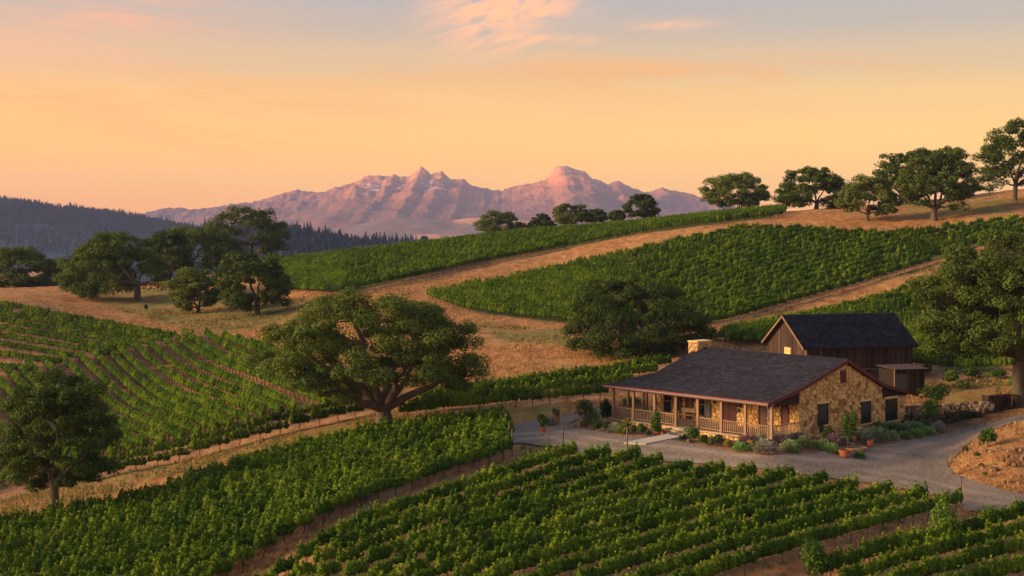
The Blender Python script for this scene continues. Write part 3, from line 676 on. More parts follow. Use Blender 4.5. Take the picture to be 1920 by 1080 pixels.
def put_stones(cells, to3, parent, mat, r, as_parts, name='stone', bias=0.0):
    allm = MB()
    for P, A in cells:
        V, Fc = stone_geo(P, to3, r); t = float(np.clip(r.beta(1.6, 1.5)+bias, 0, 1))
        if as_parts: MB().add(V, Fc, t).build(name, mat, parent)
        else: allm.add(V, Fc, t)
    if not as_parts and allm.v: tag(allm.build('rubble_stonework', mat, parent), kind='stuff')
hg = [VENT, W1, W2]; grow = lambda h, a=.05: (h[0]-a, h[1]+a, h[2]-a, h[3]+a)
n1 = np.array([-(HR-HB), WF]); n2 = np.array([(HR-HK), WB])
bound = [(-1, 0, .0), (1, 0, VB), (n1[0], n1[1], n1[1]*(HB-.26)), (n2[0], n2[1], n2[0]*VB+n2[1]*(HK-.26)), (0, -1, .35)]
cells = stone_cells(-.1, VB+.1, -.4, HR, .335, bound, [grow(h) for h in hg], hr)
g3 = lambda x, y, d: (d-.02, x, y)
cells.sort(key=lambda c: -c[1]); put_stones(cells[:255], g3, wall_o, M['stone'], hr, True); 
rest = cells[255:]
cw2 = stone_cells(VB+.06, VL, -.7, 1.9, .36, [(-1, 0, -VB-.06), (1, 0, VL), (0, 1, 1.88), (0, -1, .6)], [grow(W3)], hr)
put_stones(cw2, g3, wall_o, M['stone'], hr, True)
cf = stone_cells(-13.0, 0, .3, HB-.2, .36, [(1, 0, .0), (-1, 0, 13.0), (0, 1, 3.0), (0, -1, -.40)], [h for _, h in FR], hr)
allf = MB()
for P, A in cf: V, Fc = stone_geo(P, lambda x, y, d: (x, -d+.0, y), hr); allf.add(V, Fc, float(np.clip(hr.beta(1.8, 1.5)+.08, 0, 1)))
for P, A in rest: V, Fc = stone_geo(P, g3, hr); allf.add(V, Fc, float(hr.beta(1.8, 1.5)))
tag(allf.build('rubble_stonework', M['stone'], wall_o), kind='stuff')

# --- windows and doors
def window_gable(h, sash=False):
    v0, v1, z0, z1 = h; f = MB(); t = .055
    f.box(-.015, .075, v0-t, v0, z0-t, z1+t); f.box(-.015, .075, v1, v1+t, z0-t, z1+t); f.box(-.015, .073, v0, v1, z1, z1+t); f.box(-.015, .073, v0, v1, z0-t, z0)
    if sash: f.box(-.015, .055, v0, v1, (z0+z1)/2-.03, (z0+z1)/2+.03)
    w = f.build('window', M['frame_dark'], house)
    if sash:
        MB().box(-.016, .03, v0, v1, z0, (z0+z1)/2-.03).build('pane', M['glass'], w); MB().box(-.016, .04, v0, v1, (z0+z1)/2+.03, z1).build('pane', M['glass'], w)
    else: MB().box(-.016, .03, v0, v1, z0, z1).build('pane', M['glass'], w)
    MB().obox((.0, v0-.16, z1+t+.002), (.10, 0, 0), (0, v1-v0+.32, 0), (0, 0, .15), .75).build('lintel', M['stone'], w)
    MB().obox((.0, v0-.10, z0-t-.09), (.13, 0, 0), (0, v1-v0+.2, 0), (0, 0, .085), .9).build('sill', M['stone'], w)
window_gable(W1); window_gable(W2); window_gable(W3, True)
ve = MB().box(-.015, .07, VENT[0]-.04, VENT[1]+.04, VENT[2]-.04, VENT[3]+.04).build('gable_vent', M['rake_paint'], house)
for i in range(5):
    z = VENT[2]+.03+i*(VENT[3]-VENT[2]-.05)/5; MB().obox((.068, VENT[0], z), (.03, 0, -.03), (0, VENT[1]-VENT[0], 0), (0, 0, .06)).build('slat', M['rake_paint'], ve)
for kind, (u0, u1, z0, z1) in FR:
    f = MB(); t = .07
    if kind == 'shutter':
        s_ = f.box(u0, u1, -.09, -.03, z0, z1).build('shutter', M['shutter'], house)
        for i in range(9): MB().obox((u0+.06, -.092, z0+.1+i*(z1-z0-.2)/9), (u1-u0-.12, 0, 0), (0, -.03, -.03), (0, 0, .10)).build('slat', M['shutter'], s_)
        continue
    f.box(u0-t, u0, -.10, .05, z0, z1+t); f.box(u1, u1+t, -.10, .05, z0, z1+t); f.box(u0, u1, -.098, .05, z1, z1+t)
    if kind == 'window':
        w = f.box(u0, u1, -.098, .05, z0-t, z0).box(u0, u1, -.06, .0, (z0+z1)/2-.03, (z0+z1)/2+.03).build('window', M['porch_wood'], house)
        MB().box(u0, u1, -.02, -.012, z0, z1).build('pane', M['glass'], w)
    else:
        mat = M['door_red'] if kind.startswith('red') else M['door_dark']
        d = f.build('door', M['door_dark'], house)
        lv = MB(); n = 2 if (u1-u0) > .8 else 1
        for i in range(n):
            a, b = u0+(u1-u0)*i/n+.006, u0+(u1-u0)*(i+1)/n-.006; lv.box(a, b, -.05, -.008, z0, z1)
            for (p, q_) in ((.08, .42), (.5, .92)): lv.box(a+.07, b-.07, -.062, -.05, z0+(z1-z0)*p, z0+(z1-z0)*q_)
        lv.build('door_leaf', mat, d)
        MB().box((u0+u1)/2+.05, (u0+u1)/2+.16, -.11, -.085, 1.38, 1.41).box((u0+u1)/2+.05, (u0+u1)/2+.07, -.09, -.05, 1.37, 1.42).build('handle', M['metal'], d)
for px_, z in ((1341, 1.93), (1386, 1.50)):
    u = u_of(px_); MB().box(u-.10, u+.10, -.16, -.07, z-.13, z+.13).build('mailbox', M['black'], house)
u = u_of(1388.5); MB().box(u-.05, u+.05, -.2, -.07, 2.0, 2.05).box(u-.09, u+.09, -.26, -.10, 1.72, 1.98).build('wall_lantern', M['black'], house)

# --- porch: deck, base, posts, railings, steps
UL = u_of(1150, -3.4); DZ = .40
base = MB().box(UL-.12, .04, -3.55, -3.25, -.5, DZ-.10, .5).box(-.2, .04, -3.25, -.03, -.5, DZ-.10, .5).box(UL-.12, UL+.15, -3.25, 0, -.5, DZ-.10, .5).build('porch_base', M['mortar'], house)
cb = stone_cells(UL-.1, 0, -.5, DZ-.1, .34, [(1, 0, .03), (-1, 0, -UL+.1), (0, 1, DZ-.11), (0, -1, .45)], [(u_of(1268, -3.4), u_of(1309, -3.4), -1, 2)], hr)
bs = MB()
for P, A in cb: V, Fc = stone_geo(P, lambda x, y, d: (x, -3.55-d, y), hr); bs.add(V, Fc, float(hr.beta(1.6, 1.5)))
for P, A in stone_cells(-3.5, -.03, -.5, DZ-.1, .34, [(1, 0, -.03), (-1, 0, 3.5), (0, 1, DZ-.11), (0, -1, .45)], [], hr): V, Fc = stone_geo(P, lambda x, y, d: (.04+d, x, y), hr); bs.add(V, Fc, float(hr.beta(1.6, 1.5)))
tag(bs.build('base_stonework', M['stone'], base), kind='stuff')
deck = MB().box(UL-.2, .12, -3.62, -.075, DZ-.098, DZ-.03).build('deck', M['deck_edge'], house)
nb = 22
for i in range(nb):
    a = -3.60+i*3.5/nb; MB().box(UL-.18, .10, a, a+3.5/nb-.01, DZ-.028, DZ+hr.uniform(-.002, .004), hr.random()).build('board', M['deck_wood'], deck)
post_px = [1150.5, 1188, 1228, 1268, 1309, 1353, 1398, 1447]; PU = [u_of(p, -3.4) for p in post_px]
ps = .085
for uu in PU: MB().box(uu-ps, uu+ps, -3.4-ps, -3.4+ps, DZ, HE-.10, hr.random()).box(uu-ps-.03, uu+ps+.03, -3.4-ps-.03, -3.4+ps+.03, DZ, DZ+.12, .5).build('post', M['porch_wood'], house)
for uu, vv in ((UL, -.15), (u_of(1215), -.15), (UL, -1.8)): MB().box(uu-ps, uu+ps, vv-ps, vv+ps, DZ, 2.9, hr.random()).build('post', M['porch_wood'], house)
MB().box(UL-.25, .12, -3.48, -3.32, HE-.30, HE-.10).build('porch_beam', M['porch_wood'], house)
MB().box(UL-.08, UL+.08, -3.3, -.0, HE-.30, HE-.10).build('porch_beam', M['porch_wood'], house)
rail_par = house
def railing(p, q_):
    p, q_ = np.array(p, float), np.array(q_, float); d = q_-p; ln = np.hypot(*d); d /= ln; n = np.array([-d[1], d[0]])
    e = lambda a, w, z0, z1: ((*(p+d*a-n*w/2), z0), (*(d*(ln-2*a)), 0), (*(n*w), 0), (0, 0, z1-z0))
    rl = MB().obox(*e(.09, .10, DZ+.80, DZ+.855)).build('railing', M['porch_wood'], house)
    MB().obox(*e(.09, .06, DZ+.09, DZ+.15)).build('bottom_rail', M['porch_wood'], rl)
    k = max(2, int((ln-.2)/.155))
    me = MB().box(-.021, .021, -.021, .021, DZ+.151, DZ+.799).mesh('baluster', M['porch_wood'])
    for i in range(k):
        c = p+d*(.1+(i+.5)*(ln-.2)/k); o = obj('baluster', me, rl, (c[0], c[1], 0), math.atan2(d[1], d[0])+hr.uniform(-.15, .15))
for i in (0, 1, 2, 4, 5, 6): railing((PU[i], -3.4), (PU[i+1], -3.4))
railing((PU[-1], -3.3), (PU[-1], -.12)); railing((UL, -3.3), (UL, -1.85)); railing((UL, -1.75), (UL, -.2))
su0, su1 = PU[3]+.12, PU[4]-.10
st_ = empty('steps', (0, 0, 0)); st_.parent = house
for i in range(4):
    z1 = DZ-.02-i*.125; MB().box(su0-.04*i, su1+.04*i, -3.64-.34*(i+1), -3.64-.34*i+(.02 if i else .0), z1-.13-.25, z1-.0, .5).build('step', M['step_stone'], st_)
# wing wall beside the steps
ww = MB()
for P, A in stone_cells(-5.0, -3.62, -.4, DZ+.05, .3, [(1, 0, -3.62), (-1, 0, 5.0), (0, 1, DZ-.05), (0, -1, .4)], [], hr):
    V, Fc = stone_geo(P, lambda x, y, d: (su0-.16-d, x, y), hr); ww.add(V, Fc, float(hr.beta(1.6, 1.5)))
ww.box(su0-.16, su0-.05, -5.0, -3.6, -.4, DZ-.04, .6); ww.build('step_wall', M['stone'], house)
# chimney on the back slope at the far end
ch = MB(); cu0, cu1, cv0, cv1 = -13.55, -12.75, WF-.75, WF+.85; ct = 5.62
ch.box(cu0, cu1, cv0, cv1, 3.2, ct-.06, .4); cho = ch.build('chimney', M['mortar'], house)
cs = MB()
for (a0, a1, f3) in ((cu0, cu1, lambda x, y, d: (x, cv0-d, y)), (cv0, cv1, lambda x, y, d: (cu1+d, x, y)), (cv0, cv1, lambda x, y, d: (cu0-d, x, y))):
    for P, A in stone_cells(a0, a1, 3.2, ct-.08, .27, [(1, 0, a1), (-1, 0, -a0), (0, 1, ct-.08), (0, -1, -3.2)], [], hr, .018):
        V, Fc = stone_geo(P, f3, hr)
        if f3(0, 0, 1)[0] > 0.5 or f3(0, 0, 1)[1] < cv0-.5 or True: cs.add(V, [f if f3(0, 0, 1) != (0, 0, 0) else f for f in Fc], float(np.clip(hr.beta(2, 1.5)+.12, 0, 1)))
tag(cs.build('chimney_stonework', M['stone'], cho), kind='stuff')
MB().box(cu0-.08, cu1+.08, cv0-.08, cv1+.08, ct-.06, ct+.04, .8).build('chimney_cap', M['stone'], cho)
def hw(u, v, z=0.0): p = HO+HU*u+HV*v; return (p[0], p[1], z)

# --- a bench on the porch
bx, by = u_of(1290, -.7), -.75
bench = tag(empty('porch_bench', hw(bx, by, DZ+.005), HYAW), 'weathered wooden bench against the porch wall behind the steps', 'bench')
MB().box(-.75, .75, -.22, .22, .42, .46, .6).build('seat', M['porch_wood'], bench)
MB().box(-.75, .75, .18, .22, .60, .90, .7).build('backrest', M['porch_wood'], bench)
for a in (-.68, .68):
    MB().box(a-.03, a+.03, -.2, -.14, 0, .60).build('leg', M['porch_wood'], bench); MB().box(a-.03, a+.03, .18, .24, 0, .86).build('leg', M['porch_wood'], bench)
    MB().box(a-.04, a+.04, -.22, .2, .601, .64).build('armrest', M['porch_wood'], bench)

# ------------------------------------------------------------------ barn
BY = .275; BD = 121.0; bp = at(1512, BD); BO = np.array([(1512-960)/F*BD, BD]); BZ = .55
BU = np.array([math.cos(BY), math.sin(BY)]); BV = np.array([-math.sin(BY), math.cos(BY)])
BLEN, BW, BHE, BHR = 10.35, 7.5, 3.62, 6.05
barn = tag(empty('timber_barn', (BO[0], BO[1], BZ), BY), 'weathered dark brown board barn with slate roof behind the stone house', 'barn')
br = np.random.default_rng(5); core = MB()
V = [(.05, .05, -1), (.05, BW-.05, -1), (.05, BW-.05, BHE), (.05, BW/2, BHR-.15), (.05, .05, BHE)]; V2 = [(BLEN-.05, y, z) for _, y, z in V]
core.add(V+V2, [(0, 4, 3, 2, 1), (5, 6, 7, 8, 9), (0, 1, 6, 5), (4, 9, 8, 3), (0, 5, 9, 4), (1, 2, 7, 6), (2, 3, 8, 7)], .3)
bwall = core.build('wall', M['core'], barn)
def planks(n, ln, f, ztop):
    x = 0; ws = br.uniform(.7, 1.3, n); ws *= ln/ws.sum()
    for w in ws:
        d = br.uniform(.012, .04); t = float(br.random()); a, b = x+.008, x+w-.008; z0 = br.uniform(-1, -.9)
        za, zb = ztop(a), ztop(b); V = [f(a, 0, z0), f(b, 0, z0), f(b, 0, zb), f(a, 0, za), f(a, d, z0), f(b, d, z0), f(b, d, zb), f(a, d, za)]
        MB().add(V, [(3, 2, 1, 0), (4, 5, 6, 7), (0, 1, 5, 4), (2, 3, 7, 6), (0, 4, 7, 3), (1, 2, 6, 5)], t).build('plank', M['barn_wood'], bwall); x += w
planks(42, BLEN, lambda s, d, z: (s, .05-d, z), lambda s: BHE+.02)
planks(36, BW, lambda s, d, z: (.05-d, s, z), lambda s: BHE+(BHR-BHE-.15)*(1-abs(s-BW/2)/(BW/2)))
planks(30, BW, lambda s, d, z: (BLEN-.05+d, s, z), lambda s: BHE+(BHR-BHE-.15)*(1-abs(s-BW/2)/(BW/2)))
sl = (BHR-BHE)/(BW/2); oe = .32; og = .42
bro = [((-og, -oe, BHE-oe*sl), (BLEN+og, -oe, BHE-oe*sl), (BLEN+og, BW/2, BHR), (-og, BW/2, BHR)), ((BLEN+og, BW+oe, BHE-oe*sl), (-og, BW+oe, BHE-oe*sl), (-og, BW/2, BHR), (BLEN+og, BW/2, BHR))]
broof = roof_slab(bro, .12, 'roof', M['dark_wood'], barn); shingles(bro, .21, .36, broof, r=br)
rc = MB()
for i in range(32):
    x0 = -og+i*(BLEN+2*og)/32; rc.obox((x0, BW/2-.17, BHR-.075), (.36, 0, 0), (0, .17, .10), (0, 0, .03), br.uniform(.3, .8)); rc.obox((x0, BW/2, BHR+.025), (.36, 0, 0), (0, .17, -.10), (0, 0, .03), br.uniform(.3, .8))
rc.build('ridge_cap', M['shingle'], broof)
for (y0, y1) in ((-oe, BW/2), (BW+oe, BW/2)):
    z0, z1 = BHE-oe*sl, BHR; V = [(-og-.04+a, y, z+b) for a in (0, .038) for (y, z, b) in ((y0, z0, -.2), (y1, z1, -.2), (y1, z1, .01), (y0, z0, .01))]
    MB().add(V, [(0, 1, 2, 3), (7, 6, 5, 4), (0, 4, 5, 1), (1, 5, 6, 2), (2, 6, 7, 3), (3, 7, 4, 0)], .8).build('rake_board', M['trim_wood'], barn)
for s in (.02, 1.35): MB().box(s, s+.13, -.03, .008, -1, BHE, .7).build('batten', M['trim_wood'], barn)
MB().box(-.03, .012, .0, .14, -1, BHE, .7).build('batten', M['trim_wood'], barn)
# hatch of pale stone in the gable, and the track door on the long side
hz = 2.62; hy = BW*.475
hatch = MB().box(-.035, .02, hy-.78, hy+.48, hz-.6, hz+.62, .8).build('gable_hatch', M['mortar'], barn)
for P, A in stone_cells(hy-.75, hy+.45, hz-.58, hz+.6, .4, [(1, 0, hy+.45), (-1, 0, -hy+.75), (0, 1, hz+.6), (0, -1, -hz+.58)], [], br): MB().add(*stone_geo(P, lambda x, y, d: (-.03-d, x, y), br), .72).build('stone', M['stone'], hatch)
bd = MB().box(5.0, 7.1, -.06, -.02, -1, 1.45, .35).build('door', M['barn_wood'], barn)
for i in range(8): MB().box(5.02+i*.26, 5.02+i*.26+.245, -.085, -.062, -1, 1.43, br.random()).build('plank', M['barn_wood'], bd)
MB().box(4.7, 7.4, -.12, -.086, 1.46, 1.56, .6).build('door_track', M['trim_wood'], barn)
def bw(u, v): p = BO+BU*u+BV*v; return (p[0], p[1])
# lean-to shed at the barn's right end
sd = at(1676, 116.5); SZ = gz(sd[0], sd[1])
shed = tag(empty('tool_shed', (sd[0], sd[1], SZ), .42), 'small dark plank shed with grey door and rusty flat roof beside the barn', 'shed')
sw = MB().box(.04, 3.2, .04, 2.0, -.5, 1.95, .3).build('wall', M['core'], shed)
for i in range(11): MB().box(.02+i*.29, .02+i*.29+.275, -.002-br.uniform(0, .02), .038, -.5, 1.93, br.random()).build('plank', M['barn_wood'], sw)
for i in range(7): MB().box(3.202, 3.23+br.uniform(0, .02), .04+i*.28, .04+i*.28+.265, -.5, 1.85, br.random()).build('plank', M['dark_wood'], sw)
dd = MB().box(.12, 1.25, -.09, -.03, -.3, 1.62).build('door', M['shed_door'], shed); MB().box(1.12, 1.18, -.12, -.092, .6, .8).build('handle', M['metal'], dd)
MB().box(.0, .1, -.10, .0, -.5, 1.95).build('post', M['trim_wood'], shed); MB().box(1.35, 1.45, -.10, .0, -.5, 1.9).build('post', M['trim_wood'], shed)
m = MB(); m.add([(-.1, -.35, 1.98), (3.45, -.35, 1.93), (3.4, 2.2, 2.12), (-.1, 2.2, 2.16), (-.1, -.35, 2.06), (3.45, -.35, 1.99), (3.4, 2.2, 2.18), (-.1, 2.2, 2.22)], [(0, 3, 2, 1), (4, 5, 6, 7), (0, 1, 5, 4), (1, 2, 6, 5), (2, 3, 7, 6), (3, 0, 4, 7)]); m.build('roof', M['rust'], shed)
# ------------------------------------------------------------------ grapevines
vr = np.random.default_rng(21)
def vine_foliage(r, n=1150):
    """one vine trained along the wire: dense upright leafy bunches of uneven height with dark gaps between, and a few free shoots"""
    k = int(r.integers(6, 8)); cx = (np.arange(k)+.5)/k*1.5-.75+r.normal(0, .05, k); cy = r.normal(0, .05, k); top = r.uniform(1.14, 1.46, k); cz = r.uniform(.80, .92, k)
    w = r.integers(0, k, n); d = r.normal(size=(n, 3)); d /= np.linalg.norm(d, axis=1, keepdims=True); q = r.uniform(.55, 1, n)**.5
    rx, ry = r.uniform(.15, .21, k), r.uniform(.18, .26, k); up = d[:, 2] > 0; hz_ = np.where(up, (top-cz)[w], (cz-.54)[w]); nar = np.where(up, 1-.35*d[:, 2]**2, 1-.2*d[:, 2]**2)
    lump = 1+.16*np.sin(d[:, 0]*7+w*1.7)*np.sin(d[:, 2]*6+w)
    C = np.stack([cx[w]+d[:, 0]*rx[w]*q*nar*lump, cy[w]+d[:, 1]*ry[w]*q*nar*lump, cz[w]+d[:, 2]*hz_*q], 1); Nn = d*[1, 1, .8]+[0, 0, .25]+r.normal(0, .30, (n, 3))
    ns = 26; j = r.integers(0, k, ns); C2 = np.stack([cx[j]+r.normal(0, .05, ns), cy[j]+r.normal(0, .05, ns), top[j]+r.uniform(-.04, .15, ns)], 1); N2 = r.normal(0, 1, (ns, 3)); N2[:, 2] += .4
    C = np.concatenate([C, C2]); Nn = np.concatenate([Nn, N2]); s = r.uniform(.05, .085, len(C)); s[n:] *= .9
    V, Fc = leaf_quads(C, Nn, s, r, .75, .15)
    t = np.clip(r.normal(.42, .13, len(C))+np.concatenate([r.normal(0, .10, k)[w], np.full(ns, .12)]), 0, 1)
    return V, Fc, np.repeat(t, 4)
def vine_trunk(r):
    k = r.uniform(-.05, .05, (5, 2)); k[0] = 0
    m = MB().tube([(k[i, 0], k[i, 1], -.15+i*.22) for i in range(5)], [.045, .036, .032, .034, .03], 5)
    for s in (-1, 1): m.tube([(k[4, 0], k[4, 1], .70), (s*.25, .02, .77), (s*.8, 0, .74)], [.028, .022, .012], 4)
    return m.mesh('trunk', M['vine_bark'])
NVAR = 6
VF = [np_mesh('foliage', *vine_foliage(vr)[:2], M['vine'], tint=None) for _ in range(0)]
for _ in range(NVAR):
    v, f, t = vine_foliage(vr); VF.append(np_mesh('foliage', v, f, M['vine'], tint=t))
VT = [vine_trunk(vr) for _ in range(3)]

def polyrow(pts): return np.array(pts, float)
def resample(P, step, r, jit=.12):
    d = np.concatenate([[0], np.cumsum(np.hypot(*np.diff(P[:, :2], axis=0).T))]); n = max(1, int(d[-1]/step)); s = np.clip((np.arange(n)+.5)*d[-1]/n+r.uniform(-.35, .35)*step, 0, d[-1])
    x, y = np.interp(s, d, P[:, 0]), np.interp(s, d, P[:, 1]); h = np.arctan2(np.gradient(y) if n > 1 else [P[-1, 1]-P[0, 1]], np.gradient(x) if n > 1 else [P[-1, 0]-P[0, 0]])
    return np.stack([x, y, h], 1)
def fam(a0, b0, a1, b1, n, k=8, e0=1.0, e1=1.0):
    """n rows between two edge rows given by their end pixels (a right/upper end, b left/lower end)"""
    A0, B0, A1, B1 = (gnd(*p)[:2] if len(p) == 2 else np.array(p[:2]) for p in (a0, b0, a1, b1)); B0, B1 = A0+(B0-A0)*e0, A1+(B1-A1)*e1; out = []
    for i in range(n):
        t = i/(n-1); a, b = A0+(A1-A0)*t, B0+(B1-B0)*t; out.append(np.array([a+(b-a)*s for s in np.linspace(0, 1, k)]))
    return out
ROWS = {k: [] for k in FIELD}
ROWS['A'] = fam((962, 854), (560, 1008), (942, 794), (0, 1006), 9, 8, 2.3, 1.1)
_A = ROWS['A']
ROWS['A'] = _A+[((a+b)/2)[2:] for a, b in zip(_A[:-1], _A[1:])]     # half rows where the block widens
ROWS['B'] = fam((1806, 955), (1400, 1078), (1083, 862), (560, 1074), 13, 8, 2.6, 1.4)
ROWS['C'] = fam((1935, 982), (1545, 1096), (1985, 1075), (1640, 1180), 4)
dr = []
top_px = [(500,662),(470,652),(445,645),(420,640),(385,634),(343,634),(326,639),(308,646),(277,651),(249,653),(217,658),(201,664),(173,666),(148,674),(113,676),(80,684),(53,690),(36,700),(10,700),(-20,706),(-45,716),(-75,724),(-105,732),(-135,740),(-165,748),(-195,756)]
bot_px = [(660,742),(635,726),(605,712),(575,700),(560,722),(552,732),(545,742),(522,765),(508,778),(488,792),(446,796),(412,804),(388,812),(358,822),(332,832),(300,842),(272,852),(245,858),(215,866),(185,874),(150,882),(110,892),(60,905),(10,915),(-40,925),(-80,935)]
for a, b in zip(top_px, bot_px):
    A, B = gnd(*a)[:2], gnd(*b)[:2]; ux = (B-A)/np.linalg.norm(B-A)
    for _ in range(60):                  # run each row down to the two headland rows
        q = B+ux*.7; qx, qy = to_px(q[0], q[1], zat(q[0], q[1]))
        if qy > np.interp(qx, [-100, 110, 330, 540, 700], [935, 886, 842, 786, 748]): break
        B = q
    dr.append(np.array([A+(B-A)*s for s in np.linspace(0, 1, 10)]))
for off in (0, 16): dr.append(np.array([gnd(x, y-off)[:2] for x, y in ((690, 778), (620, 793), (540, 812), (440, 838), (330, 868), (230, 890), (120, 912))]))
for i, yl in enumerate((576, 584, 594, 606, 620, 636, 653, 673, 698)):
    ex, ey = [(322, 640), (305, 647), (285, 654), (262, 661), (235, 668), (200, 674), (160, 681), (110, 690), (60, 706)][i]
    dr.append(np.array([gnd(-70+(ex+70)*s, yl-6+(ey-yl+6)*np.sign(s)*abs(s)**1.15)[:2] for s in np.linspace(-.6, 1, 13)]))
ROWS['D'] = dr
ROWS['E'] = fam((1150, 748), (758, 786), (1262, 690), (790, 757), 4)
def const_rows(pxm, D0, D1, step, xs):
    out = []
    for D in np.arange(D0, D1, step):
        p = at(pxm, D); py = to_px(*p)[1]; out.append((py, D))
    return [np.array([gnd(x, py)[:2] for x in xs]) for py, D in out]
g_edge = [(700, 522), (760, 545), (812, 570), (870, 590), (935, 600), (1010, 607), (1100, 616), (1200, 622), (1280, 620), (1352, 608), (1450, 581), (1550, 553), (1640, 527), (1740, 497), (1840, 467), (1925, 441), (2040, 405)]
G0 = np.array([gnd(x, y)[:2] for x, y in g_edge]); ROWS['G'] = [G0+np.array([0, 2.75*k]) for k in range(34)]
lower = [(400,505),(525,545),(650,553),(775,524),(900,495),(1050,467),(1200,440),(1340,422),(1472,407)]
LW = np.array([gnd(*p)[:2] for p in lower]); CR = np.array([at(p[0], d)[:2] for p, d in zip(lower, (268, 292, 285, 290, 296, 302, 302, 292, 280))])
ROWS['F'] = [LW+(CR-LW)*t for t in np.linspace(0, 1, 25)]
HLO = np.array([gnd(*p)[:2] for p in ((1352, 636), (1500, 604), (1650, 569), (1720, 548), (1800, 527), (1930, 488))]); 
HBO = np.array([at(p, d)[:2] for p, d in ((1352, 139), (1500, 139), (1650, 136), (1720, 128), (1800, 125), (1930, 123))])
ROWS['H'] = [HLO+(HBO-HLO)*t for t in np.linspace(0, 1, 15)]
pts = []       # x, y, heading, field, row
for k, rows in ROWS.items():
    step = 1.45 if k in 'ABCE' else 1.5
    for ri, P in enumerate(rows):
        q = resample(P, step, vr)
        if k in 'GFH':
            z = zat(q[:, 0], q[:, 1]); px, py = to_px(q[:, 0], q[:, 1], z)
            ok = inpoly(px, py, FIELD[k]) if k != 'F' else (px > 388) & (px < 1478)
            q = q[ok]
        for row in q: pts.append((row[0], row[1], row[2], ord(k), ri))
pts = np.array(pts); pts = pts[(vr.random(len(pts)) > .006) | np.isin(pts[:, 3], [ord(k) for k in 'ABCE'])]
pz = zat(pts[:, 0], pts[:, 1]); ppx, ppy = to_px(pts[:, 0], pts[:, 1], pz+.8)
near = np.isin(pts[:, 3], [ord('A'), ord('B'), ord('C')]) & (ppx > -15) & (ppx < 1935) & (ppy < 1085)
order = np.argsort(np.where(near, pts[:, 1], 1e9)); single = order[:300]; single = single[near[single]]
mask = np.ones(len(pts), bool); mask[single] = False
ROWLAB = {}
def vine_label(k, ri):
    if k == 'A' and ri > 8: return 'grapevine in the %s half row of the left near block, between its long rows' % ('first', 'second', 'third', 'fourth', 'fifth', 'sixth', 'seventh', 'eighth')[ri-9]
    if k == 'A': return 'grapevine with dark trunk in the left near block, %s' % ('its front row beside the bare lane' if ri == 0 else 'row %s behind its front row' % ('just', 'second', 'third', 'fourth', 'fifth', 'sixth', 'seventh', 'eighth')[ri-1])
    if k == 'C': return 'grapevine in the bottom right corner block, %s' % ('row along the bare lane' if ri == 0 else 'row %s from the lane' % ('second', 'third', 'fourth', 'fifth')[ri-1])
    return 'grapevine of the large near block, %s' % ('its front row above the sapling lane' if ri == 0 else '%s row behind its front row' % ('first', 'second', 'third', 'fourth', 'fifth', 'sixth', 'seventh', 'eighth', 'ninth', 'tenth', 'eleventh', 'twelfth', 'thirteenth', 'last')[ri-1])
first_f = first_t = None
srcF, srcT = {}, {}
for i in single:
    x, y, h, k, ri = pts[i]; k = chr(int(k)); ri = int(ri)
    t = empty('grapevine', (x, y, pz[i]), h+(math.pi if vr.random() < .5 else 0)+vr.normal(0, .03)); s = vr.uniform(.92, 1.08); t.scale = (1.0, s, s*vr.uniform(.96, 1.06))
    tag(t, vine_label(k, ri), 'grapevine', 'grapevines of the near blocks, ' + {'A': 'left block row %d', 'B': 'large block row %d', 'C': 'corner block row %d'}[k] % (ri+1))
    a, b = int(vr.integers(NVAR)), int(vr.integers(3))
    f = obj('foliage', VF[a], t); w = obj('trunk', VT[b], t); srcF.setdefault(a, f); srcT.setdefault(b, w)

def scatter(name, P, rot, scl, idx, groups, label=None):
    """one object that repeats existing pieces over many points"""
    me = np_mesh(name, P, np.zeros((0, 4), int), extra={'rot': ('FLOAT_VECTOR', rot), 'scl': ('FLOAT_VECTOR', scl)})
    for gi, arr in enumerate(idx): me.attributes.new('pick%d' % gi, 'INT', 'POINT').data.foreach_set('value', np.ascontiguousarray(arr, np.int32))
    o = obj(name, me); ng = bpy.data.node_groups.new(name, 'GeometryNodeTree')
    ng.interface.new_socket('Geometry', in_out='INPUT', socket_type='NodeSocketGeometry'); ng.interface.new_socket('Geometry', in_out='OUTPUT', socket_type='NodeSocketGeometry')
    gi_, go = ng.nodes.new('NodeGroupInput'), ng.nodes.new('NodeGroupOutput'); J = ng.nodes.new('GeometryNodeJoinGeometry')
    def na(n, typ):
        a = ng.nodes.new('GeometryNodeInputNamedAttribute'); a.data_type = typ; a.inputs['Name'].default_value = n; return a.outputs[0]
    e2r = ng.nodes.new('FunctionNodeEulerToRotation'); ng.links.new(na('rot', 'FLOAT_VECTOR'), e2r.inputs[0])
    for g_i, objs in enumerate(groups):
        jj = ng.nodes.new('GeometryNodeJoinGeometry')
        for ob in objs:
            oi = ng.nodes.new('GeometryNodeObjectInfo'); oi.inputs['Object'].default_value = ob; oi.inputs['As Instance'].default_value = True; oi.transform_space = 'ORIGINAL'
            ng.links.new(oi.outputs['Geometry'], jj.inputs[0])
        ip = ng.nodes.new('GeometryNodeInstanceOnPoints'); ng.links.new(gi_.outputs[0], ip.inputs['Points']); ng.links.new(jj.outputs[0], ip.inputs['Instance'])
        ip.inputs['Pick Instance'].default_value = True; ng.links.new(na('pick%d' % g_i, 'INT'), ip.inputs['Instance Index'])
        ng.links.new(e2r.outputs[0], ip.inputs['Rotation']); ng.links.new(na('scl', 'FLOAT_VECTOR'), ip.inputs['Scale']); ng.links.new(ip.outputs[0], J.inputs[0])
    ng.links.new(J.outputs[0], go.inputs[0]); md = o.modifiers.new('scatter', 'NODES'); md.node_group = ng
    tag(o, label, kind='stuff'); return o
q = pts[mask]; n = len(q); zz = pz[mask]
